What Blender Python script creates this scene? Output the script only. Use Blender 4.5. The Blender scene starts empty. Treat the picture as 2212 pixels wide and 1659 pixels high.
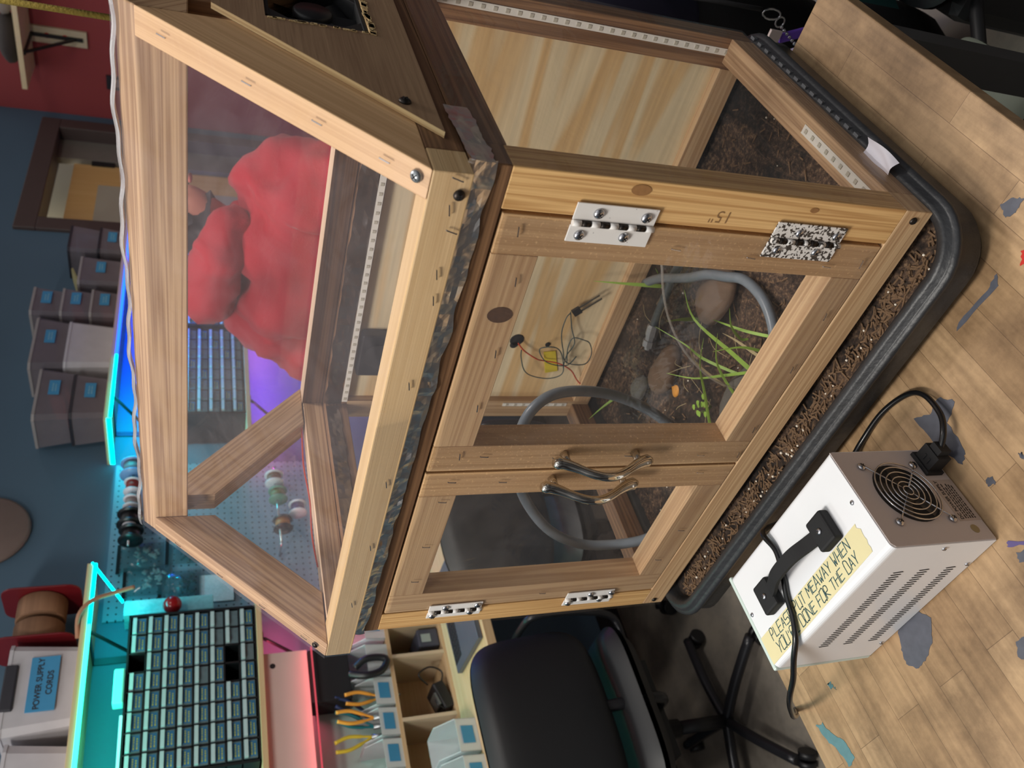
import bpy, bmesh, math, random
from mathutils import Vector, Matrix, noise
random.seed(7)
R_ = random.random
V = Vector
sc = bpy.context.scene
# ---------------------------------------------------------------- camera
cd = bpy.data.cameras.new('camera'); cam = bpy.data.objects.new('camera', cd); sc.collection.objects.link(cam)
cd.sensor_fit = 'HORIZONTAL'; cd.sensor_width = 36.0; cd.lens = 1767.48/2212*36; cd.clip_start = .02
XR = V((0.25854002, -0.25016587, -0.9330456)); YD = V((-0.71274285, -0.70136178, -0.00944838)); ZF = V((-0.65203886, 0.66746437, -0.35963403))
m = Matrix((( XR.x, -YD.x, -ZF.x, 0.33623), (XR.y, -YD.y, -ZF.y, -0.62198), (XR.z, -YD.z, -ZF.z, 0.76149), (0, 0, 0, 1)))
cam.matrix_world = m; sc.camera = cam
cd.dof.use_dof = True; cd.dof.focus_distance = 1.02; cd.dof.aperture_fstop = 7.5
# ---------------------------------------------------------------- world and lights
w = bpy.data.worlds.new('world'); sc.world = w; w.use_nodes = True
wn = w.node_tree; bg = wn.nodes['Background']; bg.inputs[1].default_value = 1.0
wt = wn.nodes.new('ShaderNodeTexCoord'); ws = wn.nodes.new('ShaderNodeSeparateXYZ'); wn.links.new(wt.outputs['Generated'], ws.inputs[0])
wr = wn.nodes.new('ShaderNodeValToRGB'); wn.links.new(ws.outputs['Z'], wr.inputs[0])   # dim room: dark below, pale ceiling above
for e, (p_, c_) in zip([wr.color_ramp.elements[0], wr.color_ramp.elements[1], wr.color_ramp.elements.new(.3)], ((0.0, (.045, .043, .045, 1)), (1.0, (.26, .25, .25, 1)), (.30, (.10, .10, .105, 1)))): e.position = p_; e.color = c_
wz = wn.nodes.new('ShaderNodeTexNoise'); wz.inputs['Scale'].default_value = 2.6; wn.links.new(wt.outputs['Generated'], wz.inputs['Vector'])
wm_ = wn.nodes.new('ShaderNodeMapRange'); wm_.inputs[1].default_value = .38; wm_.inputs[2].default_value = .62; wm_.inputs[3].default_value = .25; wm_.inputs[4].default_value = 1.6; wn.links.new(wz.outputs[0], wm_.inputs[0])
wx = wn.nodes.new('ShaderNodeVectorMath'); wx.operation = 'SCALE'; wn.links.new(wr.outputs[0], wx.inputs[0]); wn.links.new(wm_.outputs[0], wx.inputs['Scale']); wn.links.new(wx.outputs[0], bg.inputs[0])
sc.view_settings.view_transform = 'Standard'; sc.view_settings.look = 'None'; sc.view_settings.exposure = 0.0; sc.view_settings.gamma = 1
sc.view_settings.use_curve_mapping = False
def area(name, loc, aim, sx, sy, power, col):
    l = bpy.data.lights.new(name, 'AREA'); l.shape = 'RECTANGLE'; l.size = sx; l.size_y = sy; l.energy = power; l.color = col
    o = bpy.data.objects.new(name, l); sc.collection.objects.link(o); o.location = loc
    o.rotation_euler = (V(aim)-V(loc)).to_track_quat('-Z', 'Y').to_euler(); return o
area('ceiling_lamp_bench', (-0.62, -0.95, 1.95), (-0.45, 0.0, 0.1), 0.6, 0.35, 31, (1.0, 0.95, 0.87))
area('ceiling_lamp_side', (0.06, 0.85, 1.95), (0.1, 0.35, 0.0), 0.4, 0.25, 20, (1.0, 0.93, 0.86))
area('ceiling_lamp_desk', (-1.70, -0.75, 1.95), (-2.1, 0.4, 0.0), 0.3, 0.2, 9, (1.0, 0.95, 0.88))
area('corridor_fill', (-3.0, 3.7, 1.9), (-2.6, 3.7, 0.5), 0.5, 0.5, 14, (1.0, 0.92, 0.74))  # unseen lamp added to brighten the corridor past the doorway
area('ceiling_lamp_far', (-0.9, 3.1, 1.95), (-1.0, 3.6, 0), 0.6, 0.6, 6, (1.0, 0.9, 0.84))
# ---------------------------------------------------------------- materials
MAT = {}
def nt(name):
    m = bpy.data.materials.new(name); m.use_nodes = True; n = m.node_tree; n.nodes.clear()
    out = n.nodes.new('ShaderNodeOutputMaterial'); return m, n, out
def lk(n, a, b): n.links.new(a, b)
def sr(r, g, b):
    f = lambda c: (c/255/12.92) if c/255 <= .04045 else ((c/255+.055)/1.055)**2.4
    return (f(r), f(g), f(b), 1)
def plain(name, col, rough=.5, metal=0, var=.12, scale=18, bump=0, bscale=60, coat=0, alpha=1, emit=None, estr=0, sheen=0, trans=0):
    if name in MAT: return MAT[name]
    m, n, out = nt(name); b = n.nodes.new('ShaderNodeBsdfPrincipled'); lk(n, b.outputs[0], out.inputs[0])
    b.inputs['Roughness'].default_value = rough; b.inputs['Metallic'].default_value = metal
    b.inputs['Coat Weight'].default_value = coat; b.inputs['Alpha'].default_value = alpha; b.inputs['Sheen Weight'].default_value = sheen
    b.inputs['Transmission Weight'].default_value = trans
    tc = n.nodes.new('ShaderNodeTexCoord'); nz = n.nodes.new('ShaderNodeTexNoise'); nz.inputs['Scale'].default_value = scale; nz.inputs['Detail'].default_value = 4
    lk(n, tc.outputs['Object'], nz.inputs['Vector'])
    mx = n.nodes.new('ShaderNodeMix'); mx.data_type = 'RGBA'
    lo = tuple(c*(1-var) for c in col[:3])+(1,); hi = tuple(min(1, c*(1+var)) for c in col[:3])+(1,)
    mx.inputs[6].default_value = lo; mx.inputs[7].default_value = hi; lk(n, nz.outputs[0], mx.inputs[0]); lk(n, mx.outputs[2], b.inputs['Base Color'])
    if bump:
        n2 = n.nodes.new('ShaderNodeTexNoise'); n2.inputs['Scale'].default_value = bscale; n2.inputs['Detail'].default_value = 5; lk(n, tc.outputs['Object'], n2.inputs['Vector'])
        bp = n.nodes.new('ShaderNodeBump'); bp.inputs['Strength'].default_value = bump; bp.inputs['Distance'].default_value = .004
        lk(n, n2.outputs[0], bp.inputs['Height']); lk(n, bp.outputs[0], b.inputs['Normal'])
    if emit:
        b.inputs['Emission Color'].default_value = emit; b.inputs['Emission Strength'].default_value = estr
    MAT[name] = m; return m
def ramp(n, stops, interp='LINEAR'):
    r = n.nodes.new('ShaderNodeValToRGB'); r.color_ramp.interpolation = interp
    while len(r.color_ramp.elements) < len(stops): r.color_ramp.elements.new(.5)
    for e, (p, c) in zip(r.color_ramp.elements, stops): e.position = p; e.color = c
    return r
def wood(name, light, dark, rough=.55, ring=70, contrast=1.0, speck=0.0, uvx=.55, uvy=30):
    if name in MAT: return MAT[name]
    m, n, out = nt(name); b = n.nodes.new('ShaderNodeBsdfPrincipled'); lk(n, b.outputs[0], out.inputs[0]); b.inputs['Roughness'].default_value = rough
    uv = n.nodes.new('ShaderNodeUVMap'); uv.uv_map = 'UVMap'
    mp = n.nodes.new('ShaderNodeMapping'); mp.inputs['Scale'].default_value = (uvx, uvy, 1); lk(n, uv.outputs[0], mp.inputs['Vector'])
    n1 = n.nodes.new('ShaderNodeTexNoise'); n1.inputs['Scale'].default_value = 1.0; n1.inputs['Detail'].default_value = 3; n1.inputs['Distortion'].default_value = .08; lk(n, mp.outputs[0], n1.inputs['Vector'])
    mp2 = n.nodes.new('ShaderNodeMapping'); mp2.inputs['Scale'].default_value = (uvx*5, uvy*16, 1); lk(n, uv.outputs[0], mp2.inputs['Vector'])
    n2 = n.nodes.new('ShaderNodeTexNoise'); n2.inputs['Scale'].default_value = 1.0; n2.inputs['Detail'].default_value = 4; lk(n, mp2.outputs[0], n2.inputs['Vector'])
    # growth rings: sine of the low noise
    ma = n.nodes.new('ShaderNodeMath'); ma.operation = 'MULTIPLY'; ma.inputs[1].default_value = ring; lk(n, n1.outputs[0], ma.inputs[0])
    si = n.nodes.new('ShaderNodeMath'); si.operation = 'SINE'; lk(n, ma.outputs[0], si.inputs[0])
    mr = n.nodes.new('ShaderNodeMapRange'); mr.inputs[1].default_value = -1; mr.inputs[2].default_value = 1; mr.inputs[3].default_value = .5-.28*contrast; mr.inputs[4].default_value = .5+.28*contrast; lk(n, si.outputs[0], mr.inputs[0])
    ad = n.nodes.new('ShaderNodeMath'); ad.operation = 'ADD'; lk(n, mr.outputs[0], ad.inputs[0])
    s2 = n.nodes.new('ShaderNodeMath'); s2.operation = 'MULTIPLY_ADD'; s2.inputs[1].default_value = .9; s2.inputs[2].default_value = -.45; lk(n, n2.outputs[0], s2.inputs[0]); lk(n, s2.outputs[0], ad.inputs[1])
    rp = ramp(n, [(0.0, dark), (1.0, light)]); lk(n, ad.outputs[0], rp.inputs[0])
    oi = n.nodes.new('ShaderNodeObjectInfo'); hs = n.nodes.new('ShaderNodeHueSaturation'); lk(n, rp.outputs[0], hs.inputs['Color'])
    vr = n.nodes.new('ShaderNodeMapRange'); vr.inputs[3].default_value = .9; vr.inputs[4].default_value = 1.08; lk(n, oi.outputs['Random'], vr.inputs[0]); lk(n, vr.outputs[0], hs.inputs['Value'])
    col = hs.outputs[0]
    if speck:
        n3 = n.nodes.new('ShaderNodeTexNoise'); n3.inputs['Scale'].default_value = 260; n3.inputs['Detail'].default_value = 2; lk(n, uv.outputs[0], n3.inputs['Vector'])
        r3 = ramp(n, [(.60, (0, 0, 0, 1)), (.72, (1, 1, 1, 1))]); lk(n, n3.outputs[0], r3.inputs[0])
        mx = n.nodes.new('ShaderNodeMix'); mx.data_type = 'RGBA'; mx.inputs[7].default_value = tuple(min(1, c*1.5) for c in light[:3])+(1,)
        k = n.nodes.new('ShaderNodeMath'); k.operation = 'MULTIPLY'; k.inputs[1].default_value = speck; lk(n, r3.outputs[0], k.inputs[0]); lk(n, k.outputs[0], mx.inputs[0]); lk(n, col, mx.inputs[6]); col = mx.outputs[2]
    lk(n, col, b.inputs['Base Color'])
    bp = n.nodes.new('ShaderNodeBump'); bp.inputs['Strength'].default_value = .25; bp.inputs['Distance'].default_value = .0012; lk(n, n2.outputs[0], bp.inputs['Height']); lk(n, bp.outputs[0], b.inputs['Normal'])
    MAT[name] = m; return m
def film(name, haze=.05, gloss=.10, tint=(.95, .95, .96, 1), rough=.04, bump=.35, bscale=(9, 9, 9), hazecol=(.85, .82, .85, 1)):
    m, n, out = nt(name); tr = n.nodes.new('ShaderNodeBsdfTransparent'); tr.inputs[0].default_value = tint
    gl = n.nodes.new('ShaderNodeBsdfGlossy'); gl.inputs['Roughness'].default_value = rough
    df = n.nodes.new('ShaderNodeBsdfDiffuse'); df.inputs[0].default_value = hazecol
    tc = n.nodes.new('ShaderNodeTexCoord'); mp = n.nodes.new('ShaderNodeMapping'); mp.inputs['Scale'].default_value = bscale; lk(n, tc.outputs['Object'], mp.inputs[0])
    nz = n.nodes.new('ShaderNodeTexNoise'); nz.inputs['Scale'].default_value = 1.6; nz.inputs['Detail'].default_value = 3; nz.inputs['Distortion'].default_value = 1.2; lk(n, mp.outputs[0], nz.inputs['Vector'])
    bp = n.nodes.new('ShaderNodeBump'); bp.inputs['Strength'].default_value = bump; bp.inputs['Distance'].default_value = .006; lk(n, nz.outputs[0], bp.inputs['Height']); lk(n, bp.outputs[0], gl.inputs['Normal'])
    h = n.nodes.new('ShaderNodeMath'); h.operation = 'MULTIPLY'; h.inputs[1].default_value = haze*2; lk(n, nz.outputs[0], h.inputs[0])
    m1 = n.nodes.new('ShaderNodeMixShader'); lk(n, h.outputs[0], m1.inputs[0]); lk(n, tr.outputs[0], m1.inputs[1]); lk(n, df.outputs[0], m1.inputs[2])
    lw = n.nodes.new('ShaderNodeLayerWeight'); lw.inputs['Blend'].default_value = .25
    g = n.nodes.new('ShaderNodeMath'); g.operation = 'MULTIPLY_ADD'; g.inputs[1].default_value = .30; g.inputs[2].default_value = gloss*.25; lk(n, lw.outputs['Fresnel'], g.inputs[0])
    m2 = n.nodes.new('ShaderNodeMixShader'); lk(n, g.outputs[0], m2.inputs[0]); lk(n, m1.outputs[0], m2.inputs[1]); lk(n, gl.outputs[0], m2.inputs[2]); lk(n, m2.outputs[0], out.inputs[0])
    MAT[name] = m; return m
def glow(name, col, s):
    if name in MAT: return MAT[name]
    m, n, out = nt(name); e = n.nodes.new('ShaderNodeEmission'); e.inputs[0].default_value = col; e.inputs[1].default_value = s; lk(n, e.outputs[0], out.inputs[0]); MAT[name] = m; return m
# ---------------------------------------------------------------- mesh helpers
class MB:
    def __init__(s): s.v = []; s.f = []; s.uv = []; s.mi = []; s.sm = []; s.cur = 0
    def face(s, idx, uv=None, smooth=False):
        s.f.append(tuple(idx)); s.uv.append(uv or [(s.v[i][0], s.v[i][1]) for i in idx]); s.mi.append(s.cur); s.sm.append(smooth)
    def obox(s, c, ax, ay, az, grain=0):
        """box centred at c with half-axes ax, ay, az (vectors); the grain runs along axis 0/1/2"""
        c = V(c); A = [V(ax), V(ay), V(az)]; b = len(s.v); L = [a.length for a in A]; ro = (R_()*9, R_()*9)
        loc = []
        for i in (-1, 1):
            for j in (-1, 1):
                for k in (-1, 1): s.v.append(tuple(c+A[0]*i+A[1]*j+A[2]*k)); loc.append((L[0]*i, L[1]*j, L[2]*k))
        for q, n in (((0, 1, 3, 2), 0), ((4, 6, 7, 5), 0), ((0, 4, 5, 1), 1), ((2, 3, 7, 6), 1), ((0, 2, 6, 4), 2), ((1, 5, 7, 3), 2)):
            o = [a for a in (0, 1, 2) if a != n]
            if grain in o: u, w_ = grain, [a for a in o if a != grain][0]
            else: u, w_ = o
            sh = 0 if grain in o else 3.3
            s.face([b+i for i in q], [(loc[i][u]+ro[0]+sh+n*.37, loc[i][w_]+ro[1]+n*.21) for i in q])
        return s
    def box(s, x0, x1, y0, y1, z0, z1, grain=0):
        return s.obox(((x0+x1)/2, (y0+y1)/2, (z0+z1)/2), (abs(x1-x0)/2, 0, 0), (0, abs(y1-y0)/2, 0), (0, 0, abs(z1-z0)/2), grain)
    def beam(s, p0, p1, w_, h, up=(0, 0, 1)):
        p0, p1 = V(p0), V(p1); d = (p1-p0); L = d.length; d.normalize(); side = d.cross(V(up)).normalized(); u = side.cross(d).normalized()
        return s.obox((p0+p1)/2, d*L/2, side*w_/2, u*h/2, 0)
    def prism(s, poly, n, smooth=False):
        """poly: 3D points in order, extruded by vector n"""
        b = len(s.v); k = len(poly); n = V(n)
        for p in poly: s.v.append(tuple(V(p)))
        for p in poly: s.v.append(tuple(V(p)+n))
        e = (V(poly[1])-V(poly[0])).normalized(); nn = n.normalized(); e2 = nn.cross(e)
        uv = lambda p: (V(p).dot(e), V(p).dot(e2))
        s.face([b+i for i in range(k)][::-1], [uv(poly[i]) for i in range(k)][::-1]); s.face([b+k+i for i in range(k)], [uv(p) for p in poly])
        for i in range(k):
            j = (i+1) % k; l = (V(poly[i])-V(poly[j])).length
            s.face([b+i, b+j, b+k+j, b+k+i], [(0, 0), (l, 0), (l, n.length), (0, n.length)], smooth)
        return s
    def tube(s, pts, r, n=10, cap=True, closed=False):
        pts = [V(p) for p in pts]; k = len(pts); b = len(s.v); rr = r if isinstance(r, (list, tuple)) else [r]*k
        up = None
        for i, p in enumerate(pts):
            if closed: t = pts[(i+1) % k]-pts[i-1]
            else: t = pts[min(i+1, k-1)]-pts[max(i-1, 0)]
            t.normalize()
            if up is None:
                a = V((0, 0, 1)) if abs(t.z) < .9 else V((1, 0, 0)); up = (a-t*a.dot(t)).normalized()
            else:
                up = up-t*up.dot(t); up = up.normalized() if up.length > 1e-6 else t.orthogonal().normalized()
            sd = t.cross(up)
            for j in range(n):
                a = 2*math.pi*j/n; s.v.append(tuple(p+up*math.cos(a)*rr[i]+sd*math.sin(a)*rr[i]))
        for i in range(k if closed else k-1):
            for j in range(n):
                i2 = (i+1) % k; j2 = (j+1) % n
                s.face([b+i*n+j, b+i*n+j2, b+i2*n+j2, b+i2*n+j], [(i*.05, j/n*.1), (i*.05, (j+1)/n*.1), (i*.05+.05, (j+1)/n*.1), (i*.05+.05, j/n*.1)], True)
        if cap and not closed:
            s.face([b+j for j in range(n)][::-1]); s.face([b+(k-1)*n+j for j in range(n)])
        return s
    def lathe(s, c, ax, prof, n=20, smooth=True):
        """prof: (radius, height along ax)"""
        c = V(c); ax = V(ax).normalized(); u = ax.orthogonal().normalized(); w_ = ax.cross(u); b = len(s.v); k = len(prof)
        for r, h in prof:
            for j in range(n):
                a = 2*math.pi*j/n; s.v.append(tuple(c+ax*h+u*math.cos(a)*r+w_*math.sin(a)*r))
        for i in range(k-1):
            for j in range(n):
                j2 = (j+1) % n; s.face([b+i*n+j, b+i*n+j2, b+(i+1)*n+j2, b+(i+1)*n+j], [(j/n, i)]*4, smooth)
        if prof[0][0] > 1e-5: s.face([b+j for j in range(n)][::-1])
        if prof[-1][0] > 1e-5: s.face([b+(k-1)*n+j for j in range(n)])
        return s
    def grid(s, fn, nu, nv, smooth=True):
        b = len(s.v)
        for i in range(nu+1):
            for j in range(nv+1): s.v.append(tuple(fn(i/nu, j/nv)))
        for i in range(nu):
            for j in range(nv):
                s.face([b+i*(nv+1)+j, b+(i+1)*(nv+1)+j, b+(i+1)*(nv+1)+j+1, b+i*(nv+1)+j+1], [(i/nu, j/nv), ((i+1)/nu, j/nv), ((i+1)/nu, (j+1)/nv), (i/nu, (j+1)/nv)], smooth)
        return s
    def ball(s, c, r, n=12):
        pr = [(math.sin(math.pi*i/8), -math.cos(math.pi*i/8)) for i in range(9)]; r = V(r) if not isinstance(r, (int, float)) else V((r, r, r)); b = len(s.v)
        s.lathe((0, 0, 0), (0, 0, 1), pr, n)
        for i in range(b, len(s.v)): s.v[i] = (c[0]+s.v[i][0]*r.x, c[1]+s.v[i][1]*r.y, c[2]+s.v[i][2]*r.z)
        return s
    def mat(s, i): s.cur = i; return s
    def build(s, name, mats, parent=None, bevel=0, sub=0, segs=2):
        me = bpy.data.meshes.new(name); me.from_pydata(s.v, [], s.f)
        for mm in (mats if isinstance(mats, (list, tuple)) else [mats]): me.materials.append(mm)
        ul = me.uv_layers.new(name='UVMap'); k = 0; data = []
        for u in s.uv:
            for c in u: data += [c[0], c[1]]
        ul.data.foreach_set('uv', data); me.polygons.foreach_set('material_index', s.mi); me.polygons.foreach_set('use_smooth', s.sm); me.validate(); me.update()
        # origin to the centre of the base
        xs = [v[0] for v in s.v]; ys = [v[1] for v in s.v]; zs = [v[2] for v in s.v]
        c = V(((min(xs)+max(xs))/2, (min(ys)+max(ys))/2, min(zs)))
        me.transform(Matrix.Translation(-c)); o = bpy.data.objects.new(name, me); sc.collection.objects.link(o); o.location = c
        if parent: par(o, parent)
        if bevel:
            bv = o.modifiers.new('bevel', 'BEVEL'); bv.width = bevel; bv.segments = segs; bv.limit_method = 'ANGLE'; bv.angle_limit = math.radians(40)
        if sub:
            sb = o.modifiers.new('sub', 'SUBSURF'); sb.levels = sub; sb.render_levels = sub
        return o
def wm(o):
    b = o.matrix_basis if o.rotation_mode else o.matrix_basis
    return (wm(o.parent) @ o.matrix_parent_inverse @ b) if o.parent else b.copy()
def par(o, p): o.parent = p; o.matrix_parent_inverse = wm(p).inverted()
def thing(name, label, cat, loc=(0, 0, 0), group=None):
    o = bpy.data.objects.new(name, None); sc.collection.objects.link(o); o.location = loc; o.empty_display_size = .02
    return tag(o, label, cat, group)
def tag(o, label, cat, group=None, kind=None):
    if label: o['label'] = label
    if cat: o['category'] = cat
    if group: o['group'] = group
    if kind: o['kind'] = kind
    return o
def struct(o): o['kind'] = 'structure'; return o
def dup(o, parent=None, loc=None):
    c = o.copy(); sc.collection.objects.link(c)
    if parent: mi = o.matrix_parent_inverse.copy(); c.parent = parent; c.matrix_parent_inverse = mi
    if loc is not None: c.location = loc
    for ch in list(o.children): dup(ch, c)
    return c
def text(name, body, size, mat, o, xd, yd, parent, ext=.0002, align='LEFT', bold=0):
    """writing that starts at o, runs along xd, with its letters' up along yd"""
    cu = bpy.data.curves.new(name, 'FONT'); cu.body = body; cu.size = size; cu.extrude = ext; cu.align_x = align; cu.materials.append(mat); cu.offset = bold
    t = bpy.data.objects.new(name, cu); sc.collection.objects.link(t); x = V(xd).normalized(); y = V(yd).normalized(); z = x.cross(y)
    bpy.context.view_layer.update(); me = bpy.data.meshes.new_from_object(t.evaluated_get(bpy.context.evaluated_depsgraph_get())); bpy.data.objects.remove(t); bpy.data.curves.remove(cu)
    t = bpy.data.objects.new(name, me); sc.collection.objects.link(t)
    mm = Matrix((x, y, z)).transposed().to_4x4(); mm.translation = V(o); t.matrix_basis = mm
    if parent: par(t, parent)
    return t
def smooth_path(pts, k=8):
    pts = [V(p) for p in pts]; o = []
    for i in range(len(pts)-1):
        p0 = pts[max(i-1, 0)]; p1 = pts[i]; p2 = pts[i+1]; p3 = pts[min(i+2, len(pts)-1)]
        for j in range(k):
            t = j/k; o.append(.5*((2*p1)+(-p0+p2)*t+(2*p0-5*p1+4*p2-p3)*t*t+(-p0+3*p1-3*p2+p3)*t**3))
    return o+[pts[-1]]
# ---------------------------------------------------------------- material instances
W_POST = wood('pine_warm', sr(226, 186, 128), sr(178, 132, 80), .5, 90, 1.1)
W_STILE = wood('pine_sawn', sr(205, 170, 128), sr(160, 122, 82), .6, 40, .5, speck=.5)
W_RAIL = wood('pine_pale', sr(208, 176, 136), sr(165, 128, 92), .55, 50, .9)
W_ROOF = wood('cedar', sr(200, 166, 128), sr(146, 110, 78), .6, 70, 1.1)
W_SHADED = wood('cedar_shaded', sr(150, 112, 78), sr(92, 62, 40), .6, 70, 1.0)  # darker wood: shade on rails and right side put into the colour
W_LIGHT = wood('pine_light', sr(226, 196, 150), sr(196, 160, 112), .5, 40, .6)
def plyish(name, a, b, sx, sy, dist=1.0, rough=.55):
    m, n, out = nt(name); p = n.nodes.new('ShaderNodeBsdfPrincipled'); lk(n, p.outputs[0], out.inputs[0]); p.inputs['Roughness'].default_value = rough
    uv = n.nodes.new('ShaderNodeUVMap'); uv.uv_map = 'UVMap'; mp = n.nodes.new('ShaderNodeMapping'); mp.inputs['Scale'].default_value = (sx, sy, 1); lk(n, uv.outputs[0], mp.inputs[0])
    n1 = n.nodes.new('ShaderNodeTexNoise'); n1.inputs['Scale'].default_value = 1; n1.inputs['Detail'].default_value = 1.5; n1.inputs['Distortion'].default_value = dist; lk(n, mp.outputs[0], n1.inputs['Vector'])
    c = lambda t: tuple(a[i]*(1-t)+b[i]*t for i in range(3))+(1,)
    r = ramp(n, [(.36, c(0)), (.40, c(.9)), (.46, c(1)), (.49, c(.1)), (.54, c(0)), (.57, c(.8)), (.62, c(.95)), (.65, c(.1))]); lk(n, n1.outputs[0], r.inputs[0])
    mp2 = n.nodes.new('ShaderNodeMapping'); mp2.inputs['Scale'].default_value = (sx*7, sy*14, 1); lk(n, uv.outputs[0], mp2.inputs[0])
    n2 = n.nodes.new('ShaderNodeTexNoise'); n2.inputs['Scale'].default_value = 1; n2.inputs['Detail'].default_value = 4; lk(n, mp2.outputs[0], n2.inputs['Vector'])
    mx = n.nodes.new('ShaderNodeMix'); mx.data_type = 'RGBA'; mx.blend_type = 'MULTIPLY'; mx.inputs[0].default_value = .5; lk(n, r.outputs[0], mx.inputs[6])
    r2 = ramp(n, [(.3, (.62, .62, .62, 1)), (.7, (1, 1, 1, 1))]); lk(n, n2.outputs[0], r2.inputs[0]); lk(n, r2.outputs[0], mx.inputs[7]); lk(n, mx.outputs[2], p.inputs['Base Color'])
    MAT[name] = m; return m
PLY = plyish('plywood', sr(222, 204, 168), sr(212, 176, 124), .8, 9, dist=.6)
PLY_GABLE = wood('plywood_gable', sr(168, 138, 106), sr(128, 98, 72), .65, 12, .6, uvx=2, uvy=14)
PLY_EDGE = wood('plywood_edge', sr(236, 214, 160), sr(170, 130, 80), .6, 30, 1.0, uvx=1, uvy=160)
FILM = film('clear_plastic', .025, .10, tint=(.975, .97, .965, 1))
FILM_ROOF = film('roof_plastic', .04, .08, bump=.22, tint=(.97, .96, .965, 1), hazecol=(.80, .72, .78, 1))
FILM_SIDE = film('side_plastic', .05, .12, bump=.5, bscale=(6, 6, 14), tint=(.95, .94, .93, 1))
BLACK = plain('black_plastic', sr(26, 26, 29), .38, var=.2)
BLACKM = plain('black_matte', sr(20, 20, 23), .75, var=.2)
RUBBER = plain('tray_rubber', sr(38, 39, 42), .42, var=.35, scale=30, bump=.25, bscale=90)
STEEL = plain('steel', sr(200, 200, 205), .22, metal=1, var=.05)
CHROME = plain('chrome', sr(210, 205, 195), .08, metal=1, var=.03)
IRON = plain('screw_dark', sr(60, 55, 52), .4, metal=.9)
ZINC = plain('zinc', sr(150, 155, 158), .35, metal=.9)
WHITE_PAINT = plain('hinge_paint', sr(226, 224, 222), .4, var=.03)
def crumple(name, col, rough, sc_, st):
    m, n, out = nt(name); p = n.nodes.new('ShaderNodeBsdfPrincipled'); lk(n, p.outputs[0], out.inputs[0]); p.inputs['Metallic'].default_value = 1; p.inputs['Roughness'].default_value = rough; p.inputs['Base Color'].default_value = col
    tc = n.nodes.new('ShaderNodeTexCoord'); vo = n.nodes.new('ShaderNodeTexVoronoi'); vo.inputs['Scale'].default_value = sc_; lk(n, tc.outputs['Object'], vo.inputs['Vector'])
    nz = n.nodes.new('ShaderNodeTexNoise'); nz.inputs['Scale'].default_value = sc_*.6; nz.inputs['Distortion'].default_value = 1.5; lk(n, tc.outputs['Object'], nz.inputs['Vector'])
    a = n.nodes.new('ShaderNodeMath'); a.operation = 'ADD'; lk(n, vo.outputs[0], a.inputs[0]); lk(n, nz.outputs[0], a.inputs[1])
    bp = n.nodes.new('ShaderNodeBump'); bp.inputs['Strength'].default_value = st; bp.inputs['Distance'].default_value = .01; lk(n, a.outputs[0], bp.inputs['Height']); lk(n, bp.outputs[0], p.inputs['Normal']); MAT[name] = m; return m
FOIL = crumple('foil', (.86, .81, .76, 1), .36, 30, .4)
FOILB = crumple('brown_tape', (.30, .25, .23, 1), .30, 26, .3)
def chipped(name, amt):
    m, n, out = nt(name); p = n.nodes.new('ShaderNodeBsdfPrincipled'); lk(n, p.outputs[0], out.inputs[0]); p.inputs['Roughness'].default_value = .4
    tc = n.nodes.new('ShaderNodeTexCoord'); nz = n.nodes.new('ShaderNodeTexNoise'); nz.inputs['Scale'].default_value = 260; nz.inputs['Detail'].default_value = 2; lk(n, tc.outputs['Object'], nz.inputs['Vector'])
    r = ramp(n, [(amt, sr(62, 58, 56)), (amt+.03, sr(228, 226, 224))]); lk(n, nz.outputs[0], r.inputs[0]); lk(n, r.outputs[0], p.inputs['Base Color']); MAT[name] = m; return m
HINGE_CHIP = chipped('hinge_chipped', .47); HINGE_OK = chipped('hinge_white', .25)
# ---------------------------------------------------------------- room
ZF_ = -.85; XW = -2.4; YW = 4.46
def wallmat(name, col, rough=.7):
    return plain(name, col, rough, var=.06, scale=3, bump=.08, bscale=140)
BLUE = wallmat('blue_wall_paint', sr(76, 102, 122)); RED = wallmat('red_wall_paint', sr(148, 60, 62))
m, n, out = nt('concrete'); p = n.nodes.new('ShaderNodeBsdfPrincipled'); lk(n, p.outputs[0], out.inputs[0]); p.inputs['Roughness'].default_value = .6
tc = n.nodes.new('ShaderNodeTexCoord'); nz = n.nodes.new('ShaderNodeTexNoise'); nz.inputs['Scale'].default_value = 3.5; nz.inputs['Detail'].default_value = 8; nz.inputs['Roughness'].default_value = .65; lk(n, tc.outputs['Object'], nz.inputs['Vector'])
r = ramp(n, [(.3, sr(84, 78, 70)), (.5, sr(122, 115, 106)), (.62, sr(140, 131, 118))]); lk(n, nz.outputs[0], r.inputs[0]); lk(n, r.outputs[0], p.inputs['Base Color'])
CONC = m
def slab(name, x0, x1, y0, y1, z0, z1, mat): return struct(MB().box(x0, x1, y0, y1, z0, z1).build(name, mat))
slab('floor', -2.6, 2.4, -2.4, 4.7, ZF_-.05, ZF_, CONC)
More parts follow.
